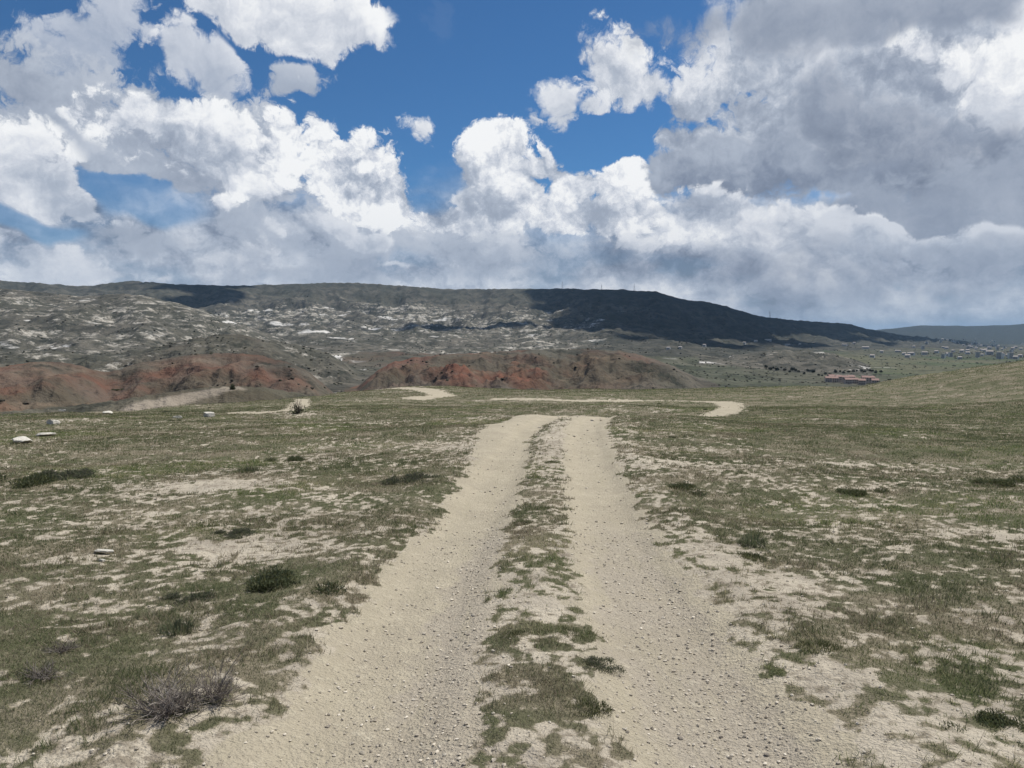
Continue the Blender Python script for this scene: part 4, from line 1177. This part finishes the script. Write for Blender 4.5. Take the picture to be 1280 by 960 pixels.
# --- bushes near the pale path past the left rim
def rim_bush(px, py, r_, me, sc, label, name='bush', cat='bush'):
    a, e = azel(px, py)
    x, y = r_ * math.sin(a), r_ * math.cos(a)
    o = link(name, me, None, (x, y, land_z(x, y) - .05), 1.0, sc); tag(o, label, cat); return o
a290 = azel(291, 480)[0]
x, y, z = far_point(291, 487, 70)
b_ = empty('bush', (x, y, z), .4, .7); tag(b_, 'dark upright bush at the right end of the pale path on the left', 'bush')
cr_ = leaf_dome(520, .7, 1.6, DARKG * .6, .20, 91)
link('crown', tri_mesh('crown', cr_[0], M_LEAF, cr_[1]), b_)
link('stems', branch_tubes(twig_paths(91, 16, .8, 1.7, .03, 3), 'stems', M_TWIG, TWIGC * .5, 4), b_)
x, y, z = far_point(147, 488, 70)
o = link('bush', lows[0], None, (x, y, z - .05), .4, 6.0); tag(o, 'low dark bush on the edge of the pale path on the left', 'bush')
p = pix_ground(373, 517)
b_ = empty('bare_shrub', p, .7); tag(b_, 'tall thin bare shrub standing at the bare track on the left rim', 'shrub')
link('stems', branch_tubes(twig_paths(61, 34, .42, 1.0, .010, 4), 'stems', M_TWIG, TWIGC * .45, 6), b_)
lf = leaf_dome(160, .35, .5, DARKG * .6, .05, 66)
link('leaves', tri_mesh('leaves', lf[0], M_LEAF, lf[1]), b_)
# --- scrub dotting the slopes: past counting
def scrub():
    qn = np.random.default_rng(31); C, T = [], []
    n = 15000
    r = np.exp(qn.uniform(math.log(300), math.log(3200), n)); a = np.radians(qn.uniform(-42, 42, n))
    x = r * np.sin(a); y = r * np.cos(a)
    z, lid, hr, past = height(x, y, True)
    ok = (lid != -1) & ((names[np.clip(lid, 0, None)] != 'red_hill') | (qn.uniform(0, 1, len(lid)) < .22)) & (fbm(x * .012, y * .012, 4, .6, 200) > -.02)
    x, y, z, r = x[ok], y[ok], z[ok], r[ok]; n = len(x)
    sz = qn.uniform(.35, 1.0, n) * (.8 + r / 1500)
    bm = bmesh.new(); bmesh.ops.create_icosphere(bm, subdivisions=1, radius=1)
    bv = np.array([tuple(v.co) for v in bm.verts]); bf = np.array([[v.index for v in f.verts] for f in bm.faces]); bm.free()
    v = bv[None] * (1 + qn.normal(0, .25, (n, len(bv), 1))) * sz[:, None, None] * np.array([1.2, 1.2, .75])
    v = v + np.stack([x, y, z + sz * .2], -1)[:, None]
    col = np.array([(.036, .040, .024), (.05, .05, .03), (.06, .052, .036)])[qn.integers(0, 3, n)] * qn.uniform(.8, 1.2, n)[:, None]
    me = tri_mesh('scrub', v.reshape(-1, 3), M_FLEAF, np.repeat(col, len(bv), 0), (bf[None] + (np.arange(n) * len(bv))[:, None, None]).reshape(-1, 3))
    tag(link('scrub', me), 'dark low scrub dotted over the far hills and valley', 'scrub', None, 'stuff')
scrub()

# ------------------------------------------------------------------ unseen clouds, added above the view to shade the mesa and valley
M_SHADE_CLOUD, g, b = new_mat('shade_cloud_white', 1.0, 0)
b.inputs['Base Color'].default_value = (.95, .95, .95, 1)
lw = g.node('ShaderNodeLayerWeight'); tr = g.node('ShaderNodeBsdfTransparent'); mx = g.node('ShaderNodeMixShader')
Pc = g.node('ShaderNodeNewGeometry').outputs['Position']
g.put(mx.inputs[0], g.ramp(g.madd(g.sub(g.noise(Pc, .004, 4, .6)[0], .5), .9, lw.outputs['Facing']), .35, .85))     # thin, light-passing rims
g.l.new(b.outputs[0], mx.inputs[1]); g.l.new(tr.outputs[0], mx.inputs[2]); g.l.new(mx.outputs[0], g.n['Material Output'].inputs[0])
def cloud(spots, h, seed):
    qn = random.Random(seed); bm = bmesh.new()
    for px, D, rad, stretch in spots:
        a = azel(px, 400)[0]
        x, y = D * math.sin(a), D * math.cos(a); z = land_z(x, y)
        k = (h - z) / math.tan(SUN_EL)
        cx, cy = x + k * math.sin(SUN_AZ), y + k * math.cos(SUN_AZ)
        r0 = bmesh.ops.create_icosphere(bm, subdivisions=4, radius=1)
        off = Vector((qn.uniform(0, 99), qn.uniform(0, 99), qn.uniform(0, 99)))
        for v in r0['verts']:
            c = v.co.copy()
            f = 1 + .45 * mnoise.fractal(c * 1.6 + off, .6, 2.1, 4)
            c *= f
            zz = c.z * .45 if c.z > 0 else c.z * .08
            v.co = Vector((cx + c.x * rad * stretch, cy + c.y * rad, h + zz * rad))
    me = bpy.data.meshes.new('cloud'); bm.to_mesh(me); bm.free(); me.materials.append(M_SHADE_CLOUD)
    for p_ in me.polygons: p_.use_smooth = True
    o = link('cloud', me); o['kind'] = 'structure'  # out of view, set along the sun so its shadow lands on the spots
    return o
cloud([(215, 4300, 380, .8), (262, 3800, 260, .8), (190, 4200, 240, .7), (250, 3300, 200, .7)], 3600, 1)
cloud([(805, 3800, 420, .8), (900, 3800, 420, 1.0), (720, 3600, 220, .9), (760, 3200, 300, .9), (850, 3000, 300, .9), (960, 4000, 420, 1.1), (930, 3200, 260, .9), (760, 2700, 200, 1.2), (800, 2450, 230, 1.2), (880, 2500, 250, 1.2), (940, 2700, 220, 1.0), (850, 2050, 130, 1.6)], 3600, 2)
cloud([(1010, 4700, 480, 1.2), (1090, 5300, 460, 1.3), (1010, 3900, 260, 1.4), (1150, 5800, 420, 1.5)], 4000, 3)
cloud([(560, 2400, 70, 3.2), (610, 2500, 60, 2.5)], 3200, 4)

# ------------------------------------------------------------------ haze
lo_z = float(Z.min()) - 1.0
hi_z = max(float(Z[r_flat < 20000].max()), 0) + 45
hm_, g, b = None, None, None
M_HAZE = bpy.data.materials.new('haze'); M_HAZE.use_nodes = True
g = NT(M_HAZE.node_tree)
for nd in list(g.n): g.n.remove(nd)
go = g.node('ShaderNodeOutputMaterial'); pv = g.node('ShaderNodeVolumePrincipled')
pv.inputs['Color'].default_value = (.46, .72, 1.0, 1)
pv.inputs['Density'].default_value = 3.3e-5
pv.inputs['Anisotropy'].default_value = 0.0
g.l.new(pv.outputs[0], go.inputs['Volume'])
hb = boxes_mesh('haze', [(-36000, 36000, -36000, 36000, lo_z, hi_z)], M_HAZE)
o = link('haze', hb); o['kind'] = 'stuff'; o['label'] = 'thin blue grey haze over the valley and distant hills'
print('HAZE', lo_z, hi_z)
